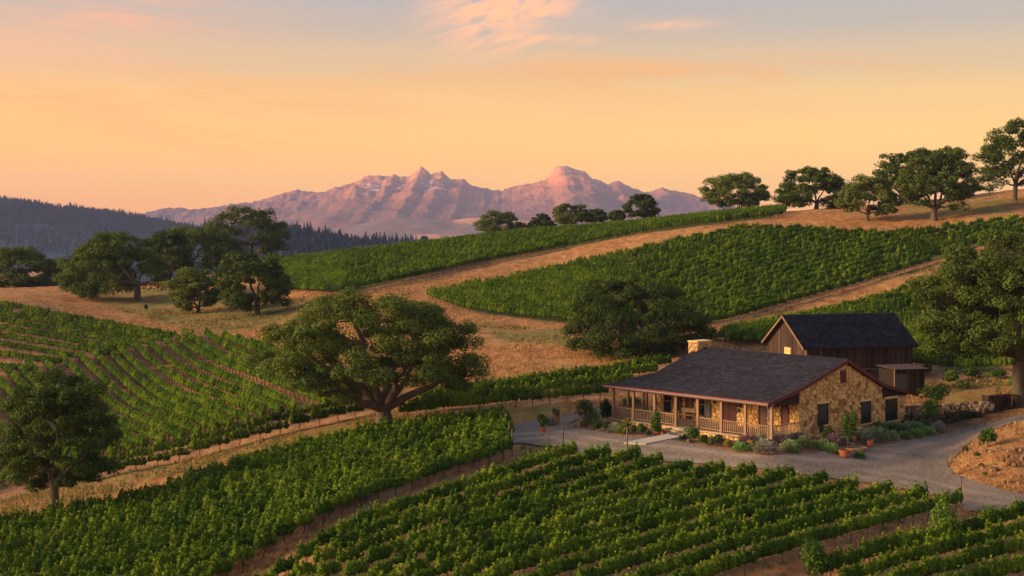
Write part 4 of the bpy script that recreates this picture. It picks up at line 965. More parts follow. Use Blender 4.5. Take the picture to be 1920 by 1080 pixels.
rot = np.stack([np.zeros(n), np.zeros(n), q[:, 2]+vr.normal(0, .03, n)+np.where(vr.random(n) < .5, math.pi, 0)], 1); s = vr.uniform(.9, 1.1, n)
gv = np.isin(q[:, 3], [ord('F'), ord('G'), ord('H')]); s = np.where(gv, s*1.02, s)
scatter('grapevine_rows', np.stack([q[:, 0], q[:, 1], zz], 1), rot, np.stack([np.ones(n), s*np.where(q[:, 3] == ord('D'), 1.25, 1.2), s*np.where(q[:, 3] == ord('D'), .9, 1.0)], 1), [vr.integers(0, NVAR, n), vr.integers(0, 3, n)], [[srcF[k] for k in sorted(srcF)], [srcT[k] for k in sorted(srcT)]], 'rows of green grapevines over the farther vineyard slopes')
print('vines', len(pts), 'single', len(single))

# posts: row ends along the gravel, loose stakes, a wire fence corner
def post_mesh(h, r): return MB().tube([(0, 0, -.3), (0, 0, h*.5), (.01, 0, h)], [r, r*.97, r*.9], 6, .5).mesh('vineyard_post', M['post_wood'])
PM = post_mesh(1.75, .055)
def vpost(x, y, label, group=None, sc=1.0):
    o = obj('vineyard_post', PM, None, (x, y, gz(x, y)), vr.uniform(0, 6)); o.scale = (1, 1, sc); tag(o, label, 'post', group); return o
for ri, P in enumerate(ROWS['B']):
    d = (P[0]-P[1])/np.linalg.norm(P[0]-P[1]); p = P[0]-d*.25
    vpost(p[0], p[1], 'wooden end post where a row of the large near block meets the gravel drive' if ri else 'tall dark end post at the right corner of the large near block', 'end posts of the large near block' if ri else None, vr.uniform(.55, .75) if ri else 1.05)
for ri, P in enumerate(_A[::2]):
    d = (P[0]-P[1])/np.linalg.norm(P[0]-P[1]); p = P[0]-d*.1
    vpost(p[0], p[1], 'wooden end post at the upper right end of the left near block', 'end posts of the left near block', vr.uniform(.85, 1.05))
for (x, y, lab) in ((1056, 838, 'thin dark stake standing on the gravel drive, tallest of the loose stakes'), (1028, 846, 'short dark stake beside the spiky plant at the edge of the gravel'), (952, 806, 'brown fence post at the left tip of the gravel drive'), (1176, 842, 'short stake at the gravel edge below the path slab')):
    p = gnd(x, y); vpost(p[0], p[1], lab, None, .85)
for pos in ((606, 565), (690, 548), (880, 595), (1300, 612)): pass
DL = [('thin dark drip line under the front row of the left near block', ROWS['A'][0]), ('thin dark drip line under the front row of the large near block', ROWS['B'][0])]
for lab, P in DL:
    s = np.array([P[0]+(P[-1]-P[0])*t for t in np.linspace(0, .8, 40)]); z = zat(s[:, 0], s[:, 1])+.42
    tag(MB().tube(np.column_stack([s, z]), .012, 4).build('drip_line', M['black']), lab, 'drip line')

# ------------------------------------------------------------------ oaks
def bez(a, b, c, n=7):
    t = np.linspace(0, 1, n)[:, None]; return (1-t)**2*a+2*t*(1-t)*b+t*t*c
def make_oak(r, xl, xr, zb, zt, th, tr, nclump=46, nleaf=420, leaf=.17, depth=.85, nlimb=6, open_=0.0, two=False, lowfrac=.18, rc=None, fork=.5, detail_gap=True):
    """geometry of one oak: trunk, a few heavy crooked limbs with branches, and a clumped crown"""
    cx, w, H = (xl+xr)/2, (xr-xl)/2, zt-zb; dp = w*depth; zc = zb+H*.36
    rc = rc or 1.12*(w*w*H)**(1/3)/nclump**.40*(1-.2*open_)
    Cl = []; tries = 0; md = rc*(.80+.5*open_)
    while len(Cl) < nclump and tries < 9000:
        tries += 1; d = r.normal(size=3); d /= np.linalg.norm(d); q = r.uniform(.35, 1)**.45
        up = d[2] > 0; p = np.array([cx+d[0]*q*(w-rc*.5), d[1]*q*(dp-rc*.5), zc+d[2]*q*((zt-zc-rc*.4) if up else (zc-zb-rc*.35))])
        if not up and r.random() > lowfrac+.75*(np.hypot(d[0], d[1]) > .8): continue
        if p[2] < th+1.0+.9*rc and abs(p[0]) < .26*w and detail_gap: continue
        if all(np.linalg.norm((p-c)*[1, 1, 1.25]) > md for c in Cl): Cl.append(p)
        elif tries % 400 == 0: md *= .93
    Cl = np.array(Cl); rad = rc*r.uniform(.72, 1.22, len(Cl))
    n = int(nleaf); L_, Nn, sz = [], [], []
    for c, ra in zip(Cl, rad):
        # several small leafy tufts make up each clump
        k = 9; tc_ = r.normal(size=(k, 3)); tc_ /= np.linalg.norm(tc_, axis=1, keepdims=True); tc_[:, 2] = np.abs(tc_[:, 2])*.9-.25; tc_ *= ra*.66*np.array([1, 1, .75])
        w_ = r.integers(0, k, n); d = r.normal(size=(n, 3)); d /= np.linalg.norm(d, axis=1, keepdims=True); q = r.uniform(.3, 1, n)**.5
        tr_ = ra*.50*r.uniform(.75, 1.2, k)[w_]
        p = c+tc_[w_]+d*(q*tr_)[:, None]*np.array([1, 1, .72])
        L_.append(p); Nn.append(d*.75+(p-c)/ra*.5+r.normal(0, .45, (n, 3))+[0, 0, .25]); sz.append(r.uniform(.65, 1.25, n)*leaf)
    L_, Nn, sz = np.concatenate(L_), np.concatenate(Nn), np.concatenate(sz)
    V, Fc = leaf_quads(L_, Nn, sz, r, .6, .25); ct = np.repeat(r.normal(0, .10, len(Cl)), n)
    tint = np.clip(r.normal(.42, .16, len(L_))+ct, 0, 1)
    crown = (V, Fc, np.repeat(tint, 4))
    fk = np.array([r.uniform(-.15, .15)*th*.3, 0, th])
    trunk = MB(); zs = np.array([-.5, -.1, .12, .45, .6*th, th]); rr = tr*np.array([1.75, 1.45, 1.2, 1.02, .92, .85])
    wob = r.normal(0, tr*.12, (6, 2)); wob[:3] = 0; wob[-1] = fk[:2]
    trunk.tube([(wob[i, 0], wob[i, 1], zs[i]) for i in range(6)], rr, 9)
    # limbs: spread targets
    tg = [int(np.argmax(Cl[:, 2]))]
    while len(tg) < min(nlimb, len(Cl)):
        d = np.min([np.linalg.norm((Cl-Cl[k])*[1, .8, 1.0], axis=1) for k in tg], 0); tg.append(int(np.argmax(d)))
    limbs, paths = [], []
    for k in tg:
        e = Cl[k]; mid = fk+(e-fk)*.5; mid[2] += (abs(e[0]-fk[0])*.10 if e[2] > th else .25*abs(e[0]-fk[0]))*r.uniform(.5, 1.3); mid[:2] += r.normal(0, .08*np.linalg.norm(e-fk), 2)
        P = bez(fk-[0, 0, th*.18], mid, e, 9); P[2:-1] += r.normal(0, .05*np.linalg.norm(e-fk)/2, (6, 3)); R0 = tr*r.uniform(.84, 1.16)*fork*(1.0 if len(paths) < 4 else .75)
        m = MB(); m.tube(P, np.linspace(R0, R0*.16, 9), 7); limbs.append(m); paths.append((P, R0))
    for j in range(len(Cl)):
        if j in tg: continue
        e = Cl[j]; best = min(((np.linalg.norm(P[i]-e)+.25*(9-i), a, i) for a, (P, _) in enumerate(paths) for i in range(2, 8)), key=lambda z: z[0]); _, a, i = best; s = paths[a][0][i]
        mid = (s+e)/2+r.normal(0, .10*np.linalg.norm(e-s), 3); R1 = max(paths[a][1]*(1-i/9)*.5, tr*.08)
        limbs[a].tube(bez(s, mid, e, 5), np.linspace(R1, R1*.25, 5), 5)
        for _ in range(2):
            f = e+r.normal(0, .6*rc, 3); limbs[a].tube([e-(e-s)*.2, (e+f)/2+[0, 0, .1], f], [R1*.3, R1*.22, R1*.1], 4)
    return trunk, limbs, crown
def plant_oak(px, D, box, label, seed, th, tr, mat='oak', detail=True, group=None, name='oak_tree', dx=0.0, base=None, **kw):
    """box = crown outline in the photograph (x left, y top, x right, y bottom)"""
    r = np.random.default_rng(seed); b = at(px, D) if base is None else base; sc = D/F; x0, y0, x1, y1 = box
    xl, xr = (x0-px)*sc, (x1-px)*sc; zt, zb = CZ-(y0-HY)*sc-b[2], CZ-(y1-HY)*sc-b[2]
    trunk, limbs, crown = make_oak(r, xl, xr, zb, zt, th, tr, **kw)
    t = tag(empty(name, tuple(b)), label, 'tree', group)
    if not detail:
        for l in limbs: trunk.add(l.v, l.f, .5)
    trunk.build('trunk', M['bark'], t, smooth=True)
    if detail:
        for l in limbs: l.build('limb', M['bark'], t, smooth=True)
    obj('crown', np_mesh('crown', crown[0], crown[1], M[mat], tint=crown[2]), t)
    return t
plant_oak(720, 104, (462, 529, 918, 766), 'huge spreading oak with forked trunk on the grassy strip left of the house', 3, 1.35, .62, fork=.70, nclump=100, nleaf=1000, leaf=.092, nlimb=9, lowfrac=.36, rc=1.45)
plant_oak(1203, 143, (1043, 506, 1342, 682), 'broad dark oak behind the chimney end of the stone house', 5, 2.0, .62, nclump=96, nleaf=720, leaf=.110, nlimb=9, lowfrac=.40, open_=.15, detail_gap=False, rc=1.5)
plant_oak(1911, 108, (1690, 432, 2110, 690), 'massive dark oak at the right edge, hanging over the barn', 8, 4.2, .50, nclump=130, nleaf=900, leaf=.11, nlimb=9, lowfrac=.7, rc=1.5)
plant_oak(101, 88, (-12, 690, 226, 940), 'dark oak with bare lower trunk standing alone beside the lower left vines', 13, 2.6, .30, nclump=60, nleaf=900, leaf=.080, nlimb=9, lowfrac=.45, rc=1.0, open_=.55)
plant_oak(258, 229, (106, 428, 318, 574), 'wide oak at the left of the knoll grove, with low sweeping branches', 17, 3.0, .55, nclump=84, nleaf=460, leaf=.16, nlimb=7, lowfrac=.25)
plant_oak(482, 199, (396, 464, 548, 590), 'oak with leaning trunk in front of the knoll grove, nearest the brown slope', 19, 2.6, .40, nclump=56, nleaf=440, leaf=.16, nlimb=7, lowfrac=.4)
plant_oak(372, 206, (310, 492, 420, 586), 'small round oak filling the middle of the knoll grove', 23, .9, .30, nclump=60, nleaf=420, leaf=.14, nlimb=6, lowfrac=.75)
plant_oak(360, 285, (268, 408, 440, 520), 'dense oak crown rising behind the knoll grove', 29, 3.0, .5, mat='oak_hill', detail=False, nclump=52, nleaf=380, leaf=.22, lowfrac=.5)
plant_oak(470, 296, (385, 379, 546, 490), 'tall open oak with sky showing through, highest of the knoll grove', 33, 5.5, .5, mat='oak_hill', nclump=54, nleaf=330, leaf=.20, nlimb=8, open_=.6)
plant_oak(188, 262, (128, 446, 252, 560), 'round oak behind the left side of the knoll grove', 43, 2.4, .4, mat='oak_hill', detail=False, nclump=50, nleaf=340, leaf=.19, lowfrac=.5)
plant_oak(318, 262, (262, 428, 372, 540), 'oak filling the gap behind the two front oaks of the knoll grove', 45, 2.6, .4, mat='oak_hill', detail=False, nclump=50, nleaf=340, leaf=.19, lowfrac=.5)
plant_oak(34, 268, (-40, 456, 112, 560), 'dark oak at the left edge of the knoll, above the upper vines', 37, 2.0, .45, mat='oak_hill', detail_gap=False, nclump=80, nleaf=360, leaf=.19, lowfrac=.7)
plant_oak(98, 290, (62, 482, 150, 556), 'low oak between the left edge oak and the knoll grove', 41, 1.8, .35, mat='oak_hill', detail=False, detail_gap=False, nclump=44, nleaf=360, leaf=.20, lowfrac=.5)
HK_ = dict(nclump=84, nleaf=300, leaf=.17, nlimb=7, lowfrac=.45)
hill = [((1380, 292), (1308, 320, 1450, 397), 'rounded oak alone on the ridge, leftmost of the right hill oaks', 51, 1.3, .42, dict(open_=.12)),
        ((1531, 258), (1450, 307, 1602, 398), 'spreading oak with sky showing through its limbs on the right hill', 53, 1.5, .42, dict(open_=.18)),
        ((1627, 228), (1566, 328, 1692, 410), 'smaller leaning oak in front of the two large hilltop oaks', 57, 1.3, .28, dict(nclump=64)),
        ((1690, 250), (1634, 274, 1752, 392), 'dark oak half hidden behind the largest hilltop oak', 59, 2.2, .4, dict()),
        ((1752, 222), (1680, 268, 1842, 400), 'largest dome-shaped oak with thick trunk on the hilltop', 61, 2.0, .50, dict(nclump=110, lowfrac=.5)),
        ((1903, 232), (1828, 214, 2010, 372), 'tall oak at the upper right corner of the hill', 67, 3.0, .40, dict(nclump=96, open_=.1))]
for (px, D), box, lab, sd_, th, tr, kw in hill:
    k = dict(HK_); k.update(kw); plant_oak(px, D, box, lab, sd_, th, tr, mat='oak_hill', **k)
crest = [((930, 372), (886, 394, 988, 446), 'dark oak clump at the left end of the vineyard crest line', 71), ((1014, 372), (988, 399, 1042, 436), 'low oak left of the tall round oak on the crest', 73),
         ((1064, 365), (1032, 376, 1104, 424), 'tall round oak in the middle of the vineyard crest line', 75), ((1116, 365), (1092, 390, 1142, 420), 'small oak right of the tall round oak on the crest', 79),
         ((1157, 362), (1140, 393, 1176, 415), 'tiny bushy oak beside the right crest oak', 81), ((1203, 360), (1166, 362, 1238, 412), 'dark oak standing at the right end of the crest line', 83)]
for (px, D), box, lab, sd_ in crest: plant_oak(px, D, box, lab, sd_, 2.0, .32, mat='oak_hill', detail=False, nclump=52, nleaf=260, leaf=.22, lowfrac=.6)

# ------------------------------------------------------------------ conifers
def conifer_mesh(r, h=1.0, n=150, w=.20):
    z = np.sort(r.uniform(.08, 1, n)); a = r.uniform(0, 6.283, n); rad = w*(1-z)**.85*r.uniform(.35, 1.0, n)*(1+.35*np.sin(z*38+r.uniform(0, 6)))
    C = np.stack([np.cos(a)*rad, np.sin(a)*rad, z], 1); s = .035+.075*(1-z)
    V, Fc = leaf_quads(C, np.stack([np.cos(a)*.5, np.sin(a)*.5, np.full(n, .75)], 1)+r.normal(0, .35, (n, 3)), s, r, .7, .2)
    return V*h, Fc, np.repeat(np.clip(r.normal(.45, .2, n), 0, 1), 4)
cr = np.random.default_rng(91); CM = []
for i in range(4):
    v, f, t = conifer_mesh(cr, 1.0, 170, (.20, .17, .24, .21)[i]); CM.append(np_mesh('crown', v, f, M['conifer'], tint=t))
CT = MB().tube([(0, 0, -.08), (0, 0, .5), (0, 0, .95)], [.022, .014, .004], 5).mesh('trunk', M['bark'])
def conifer(px, D, hpx, lab, k, base_py=None):
    b = at(px, D); xs, t, Zv, Yv = RIDGE; z = Zv[np.argmin(np.abs(Yv[:, 0]-D)), np.argmin(np.abs(xs-b[0]))] if base_py is None else CZ-(base_py-HY)*D/F
    o = tag(empty('conifer', (b[0], D, z), cr.uniform(0, 6)), lab, 'tree'); o.scale = (hpx*D/F,)*3
    return o, obj('crown', CM[k], o), obj('trunk', CT, o)
solo = [(742, 1180, 26, 472, 'dark pointed conifer left of the gap, last of the forest edge'), (757, 1170, 22, 470, 'single pointed conifer in the gap above the vineyard crest'), (772, 1175, 26, 469, 'left one of two slim conifers above the vineyard crest'), (780, 1160, 28, 469, 'right one of two slim conifers above the vineyard crest'),
        (686, 1240, 36, 474, 'tallest spire among the haze-tinted conifers left of the gap'), (668, 1240, 28, 474, 'pointed conifer just left of the tallest spire')]
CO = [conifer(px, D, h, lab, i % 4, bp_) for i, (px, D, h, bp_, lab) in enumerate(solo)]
plant_oak(795, 1165, (785, 441, 803, 462), 'round dark tree right of the two slim conifers on the crest', 97, 3.0, .5, mat='conifer', detail=False, base=np.array([(795-960)/F*1165, 1165, CZ-(468-HY)*1165/F]), nclump=26, nleaf=160, leaf=.6, lowfrac=.6)
def forest_pts(sheet, n, hmin, hmax, fn, r, crestn=0, win=(-450, 620)):
    xs, t, Zv, Yv = sheet; P = []; Yv0 = Yv[np.argmin(np.abs(t))][0]
    T = np.where(r.random(n) < .5, -r.uniform(0, 1, n)**1.3*.98, -r.uniform(0, .25, n)); T[:crestn] = r.uniform(-.03, .06, crestn); pxs = 960+F*xs/Yv0; lo, hi = np.interp(win, pxs, np.arange(len(xs))); Xi = r.uniform(lo, hi-.001, n)
    ti = np.clip(np.interp(T, t, np.arange(len(t))), 0, len(t)-1.001); i, j = ti.astype(int), Xi.astype(int); fi, fj = ti-i, Xi-j
    lerp = lambda A: (A[i, j]*(1-fi)+A[i+1, j]*fi)*(1-fj)+(A[i, j+1]*(1-fi)+A[i+1, j+1]*fi)*fj
    z = lerp(Zv); y = lerp(Yv); x = xs[j]*(1-fj)+xs[j+1]*fj; ok = fn(x, y, z, T); h = r.uniform(hmin, hmax, n)*np.where(r.random(n) < .12, 1.35, 1)
    return np.stack([x, y, z-.3], 1)[ok], h[ok]
def hill_ok(x, y, z, T):
    px, py = to_px(x, y, z); c = fbm(x*.006, y*.0025, 3, 63) > .70; return (px > -900) & (px < 700) & ~(c & (T < -.25)) & (py < 475)
def ridge_ok(x, y, z, T): px, py = to_px(x, y, z); return (px > 380) & (px < 775) & (py < 500)
p1, h1 = forest_pts(HILL, 17000, 7, 11.5, hill_ok, cr, 900); p2, h2 = forest_pts(RIDGE, 2200, 8, 12, ridge_ok, cr, 240, (350, 790))
P = np.concatenate([p1, p2]); hh = np.concatenate([h1, h2]); n = len(P)
wv = cr.uniform(.85, 1.25, n)
scatter('conifer_forest', P, np.stack([np.zeros(n), np.zeros(n), cr.uniform(0, 6.28, n)], 1), np.stack([hh*wv, hh*wv, hh], 1), [cr.integers(0, 4, n)], [[c[1] for c in CO[:4]]], 'dark conifer forest tinted haze blue on the far ridges at the left')
# scattered valley oaks under the far hill

# ------------------------------------------------------------------ garden plants
pr = np.random.default_rng(101)
def lavender_mesh(r, n=760, spikes=True):
    """dome of thin upright stems: grey green blades with flower spikes at the tips"""
    a = r.uniform(0, 6.283, n); ph = np.arccos(r.uniform(.12, 1, n)); d = np.stack([np.sin(ph)*np.cos(a), np.sin(ph)*np.sin(a), np.cos(ph)], 1)
    q = r.uniform(.55, 1.0, n); C = d*q[:, None]*np.array([.5, .5, 1.0])*(1+.08*np.sin(a*5))[:, None]
    t = d*np.array([.7, .7, 1.0])+r.normal(0, .18, (n, 3)); t /= np.linalg.norm(t, axis=1, keepdims=True); b = np.cross(t, r.normal(size=(n, 3))); b /= np.linalg.norm(b, axis=1, keepdims=True)
    ln, wd = r.uniform(.07, .13, n)[:, None], r.uniform(.018, .03, n)[:, None]
    V = np.stack([C-t*ln, C+b*wd, C+t*ln, C-b*wd], 1).reshape(-1, 3); tint = np.clip(.25+.5*q-.1+r.normal(0, .12, n), 0, 1)
    return V, np.arange(4*n).reshape(-1, 4), np.repeat(tint, 4)
def shrub_mesh(r, n=420, leaf=.085, lumps=7):
    k = lumps; c = r.normal(size=(k, 3)); c /= np.linalg.norm(c, axis=1, keepdims=True); c *= np.array([.26, .26, .24]); c[:, 2] = np.abs(c[:, 2])*1.2+.42
    w = r.integers(0, k, n); d = r.normal(size=(n, 3)); d /= np.linalg.norm(d, axis=1, keepdims=True); rad = r.uniform(.20, .30, k)[w]*r.uniform(.45, 1, n)**.5
    C = c[w]+d*rad[:, None]*np.array([1, 1, 1.25]); C[:, 2] = np.maximum(C[:, 2], .04)
    V, Fc = leaf_quads(C, d+[0, 0, .4]+r.normal(0, .45, (n, 3)), r.uniform(.6, 1.3, n)*leaf, r, .6, .25)
    return V, Fc, np.repeat(np.clip(r.normal(.5, .2, n), 0, 1), 4)
def spiky_mesh(r, n=46):
    V, T = [], []
    for i in range(n):
        a = r.uniform(0, 6.283); e = r.uniform(.35, 1.35); d = np.array([math.cos(a)*math.cos(e), math.sin(a)*math.cos(e), math.sin(e)]); b = np.array([-math.sin(a), math.cos(a), 0])*.035; ln = r.uniform(.6, 1.0)
        V += [d*.05-b*.6, d*ln*.5+b+[0, 0, .03], d*ln, d*ln*.5-b+[0, 0, .03]]; T += [r.random()]*4
    return np.array(V), np.arange(4*n).reshape(-1, 4), np.array(T)
LAV = [np_mesh('lavender_bush', *lavender_mesh(pr)[:2], M['shrub']) for _ in range(0)]
for _ in range(4): v, f, t = lavender_mesh(pr); LAV.append(np_mesh('lavender_bush', v, f, M['shrub'], tint=t))
SHR = []
for _ in range(5): v, f, t = shrub_mesh(pr); SHR.append(np_mesh('shrub', v, f, M['shrub'], tint=t))
SPK = np_mesh('spiky_plant', *[x for x in spiky_mesh(pr)][:2], M['shrub'], tint=spiky_mesh(np.random.default_rng(1))[2])
COLR = {'sage': (.150, .235, .110), 'sage2': (.130, .225, .062), 'lavgrey': (.180, .205, .185), 'purple': (.195, .150, .170), 'green': (.060, .110, .018), 'yellow': (.20, .19, .035), 'dark': (.026, .046, .018), 'olive': (.085, .105, .030), 'bright': (.075, .150, .018)}
def bush(x, y, w, h, kind, col, label, group=None, name=None, sink=.03, depth=1.0):
    p = gnd(x, y); sc = p[1]/F; W_, H_ = w*sc*(1.12 if kind == 'l' else 1), h*sc*(1.2 if kind == 'l' else 1.02)
    me = {'l': LAV, 's': SHR, 'a': [SPK]}[kind]; me = me[int(pr.integers(len(me)))]
    nm = name or {'l': 'lavender_bush', 's': 'shrub', 'a': 'spiky_plant'}[kind]
    p = p+np.array([0, W_*.3, 0]); o = obj(nm, me, None, (p[0], p[1], gz(p[0], p[1])-sink), pr.uniform(0, 6))
    o.scale = (W_*(1.0 if kind != 's' else .95), W_*depth*(1.0 if kind != 's' else .95), H_*(1.0 if kind != 's' else .95)); c = COLR[col]; o.color = (*[q*pr.uniform(.9, 1.1)*1.35 for q in c], 1)
    tag(o, label, {'l': 'lavender', 's': 'shrub', 'a': 'plant'}[kind], group); return o
G1 = 'lavender mounds along the gravel below the gable'
B = [
 (1489, 849, 24, 16, 'l', 'sage2', 'small green lavender mound at the gravel edge below the porch corner'),
 (1437, 852, 44, 22, 'l', 'lavgrey', 'wide grey lavender mound in front of the porch corner post'),
 (1411, 847, 18, 14, 'l', 'sage2', 'small dark green mound left of the wide grey lavender'),
 (1388, 847, 26, 15, 'l', 'sage2', 'green mound at the left end of the lavender strip by the gravel'),
 (1483, 847, 36, 18, 'l', 'sage', 'rounded green lavender mound right of the wide grey one'),
 (1509, 843, 28, 22, 'l', 'sage', 'grey green lavender mound under the left corner of the gable'),
 (1530, 842, 22, 13, 'l', 'sage2', 'low green mound below the left gable window'),
 (1545, 838, 22, 13, 'l', 'sage', 'pale green low mound next to the purple bush below the gable'),
 (1565, 837, 30, 19, 'l', 'purple', 'dusty purple bush left of the potted young tree'),
 (1583, 835, 20, 14, 'l', 'lavgrey', 'grey lavender mound at the foot of the potted young tree'),
 (1405, 833, 42, 16, 'l', 'purple', 'faded purple lavender strip along the porch base'),
 (1430, 834, 24, 18, 'l', 'sage', 'soft green tuft against the porch corner base'),
 (1465, 836, 46, 17, 'l', 'purple', 'grey purple lavender under the porch end railing'),
 (1502, 833, 40, 20, 'l', 'lavgrey', 'feathery grey lavender against the gable wall corner'),
 (1618, 832, 44, 22, 'l', 'lavgrey', 'large blue grey lavender right of the potted young tree'),
 (1648, 829, 40, 23, 'l', 'sage', 'sage green mound in the front row of the right bed, leftmost'),
 (1674, 827, 28, 17, 'l', 'sage', 'sage green mound in the front row of the right bed, second'),
 (1699, 824, 26, 13, 'l', 'sage2', 'bright low mound in the middle of the right bed front row'),
 (1721, 821, 27, 14, 'l', 'sage2', 'bright low mound right of the middle one in the right bed'),
 (1744, 818, 26, 15, 'l', 'sage2', 'green mound near the right end of the right bed'),
 (1762, 811, 26, 18, 'l', 'lavgrey', 'blue grey mound at the right tip of the right bed'),
 (1683, 813, 62, 17, 'l', 'sage', 'wide sage bank in the back row under the double window'),
 (1715, 809, 44, 16, 'l', 'sage', 'sage bank in the back row of the right bed, in front of the hedge'),
 (1740, 804, 40, 14, 'l', 'sage', 'sage bank at the foot of the staked young tree'),
 (1560, 851, 33, 15, 'l', 'sage2', 'lone green mound in the gravel left of the round planter'),
 (1614, 862, 24, 13, 'l', 'sage2', 'lone small green mound right of the round planter'),
 (1650, 810, 32, 21, 's', 'green', 'dark green rounded shrub under the middle gable window'),
 (1556, 828, 24, 30, 's', 'bright', 'light green bush between the gable windows at the wall'),
 (1541, 822, 11, 34, 's', 'olive', 'thin yellowish sapling against the left gable window'),
 (1094, 802, 18, 14, 's', 'olive', 'grey green bush at the left tip of the flower bed'),
 (1111, 796, 32, 28, 'l', 'sage', 'tall feathery grey bush at the left end of the porch bed'),
 (1135, 792, 30, 44, 's', 'dark', 'dark tall shrub at the left end of the porch'),
 (1121, 808, 20, 18, 's', 'green', 'low dark bush in front of the feathery grey one'),
 (1138, 809, 24, 21, 's', 'green', 'bright green bush left of the porch corner post'),
 (1153, 811, 26, 16, 'l', 'lavgrey', 'grey lavender mound under the left porch railing'),
 (1162, 813, 18, 13, 'l', 'sage2', 'small green mound right of the left grey lavender'),
 (1176, 806, 26, 23, 's', 'yellow', 'yellow flowering bush under the left porch railing'),
 (1174, 814, 16, 14, 's', 'yellow', 'low yellow flowers at the gravel edge'),
 (1187, 814, 20, 20, 's', 'olive', 'yellow green bush in the middle of the left porch bed'),
 (1203, 815, 22, 24, 's', 'green', 'green bush beside the clipped round shrub'),
 (1217, 819, 16, 14, 's', 'dark', 'dark low bush left of the pots at the steps'),
 (1280, 829, 18, 18, 's', 'dark', 'dark spiky bush at the right of the steps'),
 (1297, 828, 36, 29, 's', 'green', 'tall green bush right of the steps'),
 (1318, 834, 28, 22, 's', 'green', 'dark green bush in the middle of the right porch bed'),
 (1345, 838, 38, 25, 's', 'olive', 'pale green leafy bush below the red double door'),
 (1366, 840, 22, 18, 's', 'yellow', 'yellowish bush at the right end of the porch bed'),
 (1034, 799, 22, 17, 'l', 'lavgrey', 'grey bush between the two pots on the left of the drive'),
 (1020, 842, 18, 20, 'a', 'sage', 'spiky grey agave at the left edge of the gravel'),
 (1741, 703, 24, 22, 's', 'olive', 'pale bush right of the shed'),
 (1790, 722, 40, 28, 's', 'green', 'green bush on the rise behind the garden'),
 (1825, 712, 46, 26, 's', 'green', 'dark bush under the right oak'),
 (1808, 733, 30, 24, 's', 'olive', 'yellow green bush below the others on the rise'),
 (1875, 712, 44, 20, 's', 'green', 'bush beside the trunk of the right oak'),
 (1902, 728, 18, 26, 's', 'bright', 'light leafy shoot at the foot of the right oak'),
 (1806, 764, 26, 10, 's', 'dark', 'low dark bush on the retaining wall, left'), (1844, 766, 22, 11, 's', 'dark', 'low dark bush on the retaining wall, beside the wood bin'), (1861, 776, 14, 11, 's', 'green', 'small green tuft at the right end of the retaining wall'),
 (1811, 848, 14, 14, 's', 'olive', 'yellowish tuft at the tip of the rocky bank'), (1835, 857, 16, 11, 's', 'green', 'green tuft among the bank rocks'), (1842, 877, 14, 9, 's', 'olive', 'small green tuft on the bare bank'), (1850, 893, 16, 9, 's', 'olive', 'lowest green tuft on the bank slope'),
 (1600, 1074, 26, 38, 's', 'bright', 'low leafy shoot between the vine blocks in the lane'),
 (606, 574, 8, 12, 's', 'dark', 'tiny dark bush on the pale grass above the big oak'), (273, 583, 10, 14, 's', 'dark', 'small dark bush alone on the brown knoll slope'), (360, 625, 7, 7, 's', 'olive', 'tiny bush on the bare strip above the left vines'),
 (150, 900, 40, 22, 's', 'green', 'scrubby bush behind the trunk of the lower left oak'), (560, 640, 50, 40, 's', 'dark', 'dark scrub at the top left of the huge oak'),
]
for b in B: bush(*b[:6], b[6])
# clipped hedge below the retaining wall
hp = [gnd(x, y) for x, y in ((1697, 800), (1735, 800), (1775, 797), (1800, 790), (1822, 786), (1842, 785))]
hc, hn, hs = [], [], []
for i in range(2600):
    t = pr.uniform(0, 4.99); k = int(t); p = hp[k]+(hp[k+1]-hp[k])*(t-k); hgt = (.85 if t < 3 else .8 if t < 4 else .5)*(1+.08*math.sin(t*7)); a = pr.uniform(0, math.pi); c = p+np.array([0, .35-math.cos(a)*.42, hgt*(.10+.9*abs(math.sin(a))*pr.uniform(.2, 1)**.5)]); hc.append(c); hn.append([pr.normal(0, .5), -math.cos(a), math.sin(a)+.3]); hs.append(pr.uniform(.05, .095))
v, f = leaf_quads(np.array(hc), np.array(hn)+pr.normal(0, .3, (2600, 3)), hs, pr)
hd = obj('hedge', np_mesh('hedge', v, f, M['shrub'], tint=np.repeat(pr.normal(.45, .2, 2600), 4))); hd.color = (.030, .055, .020, 1); tag(hd, 'dark clipped hedge below the stone retaining wall', 'hedge')

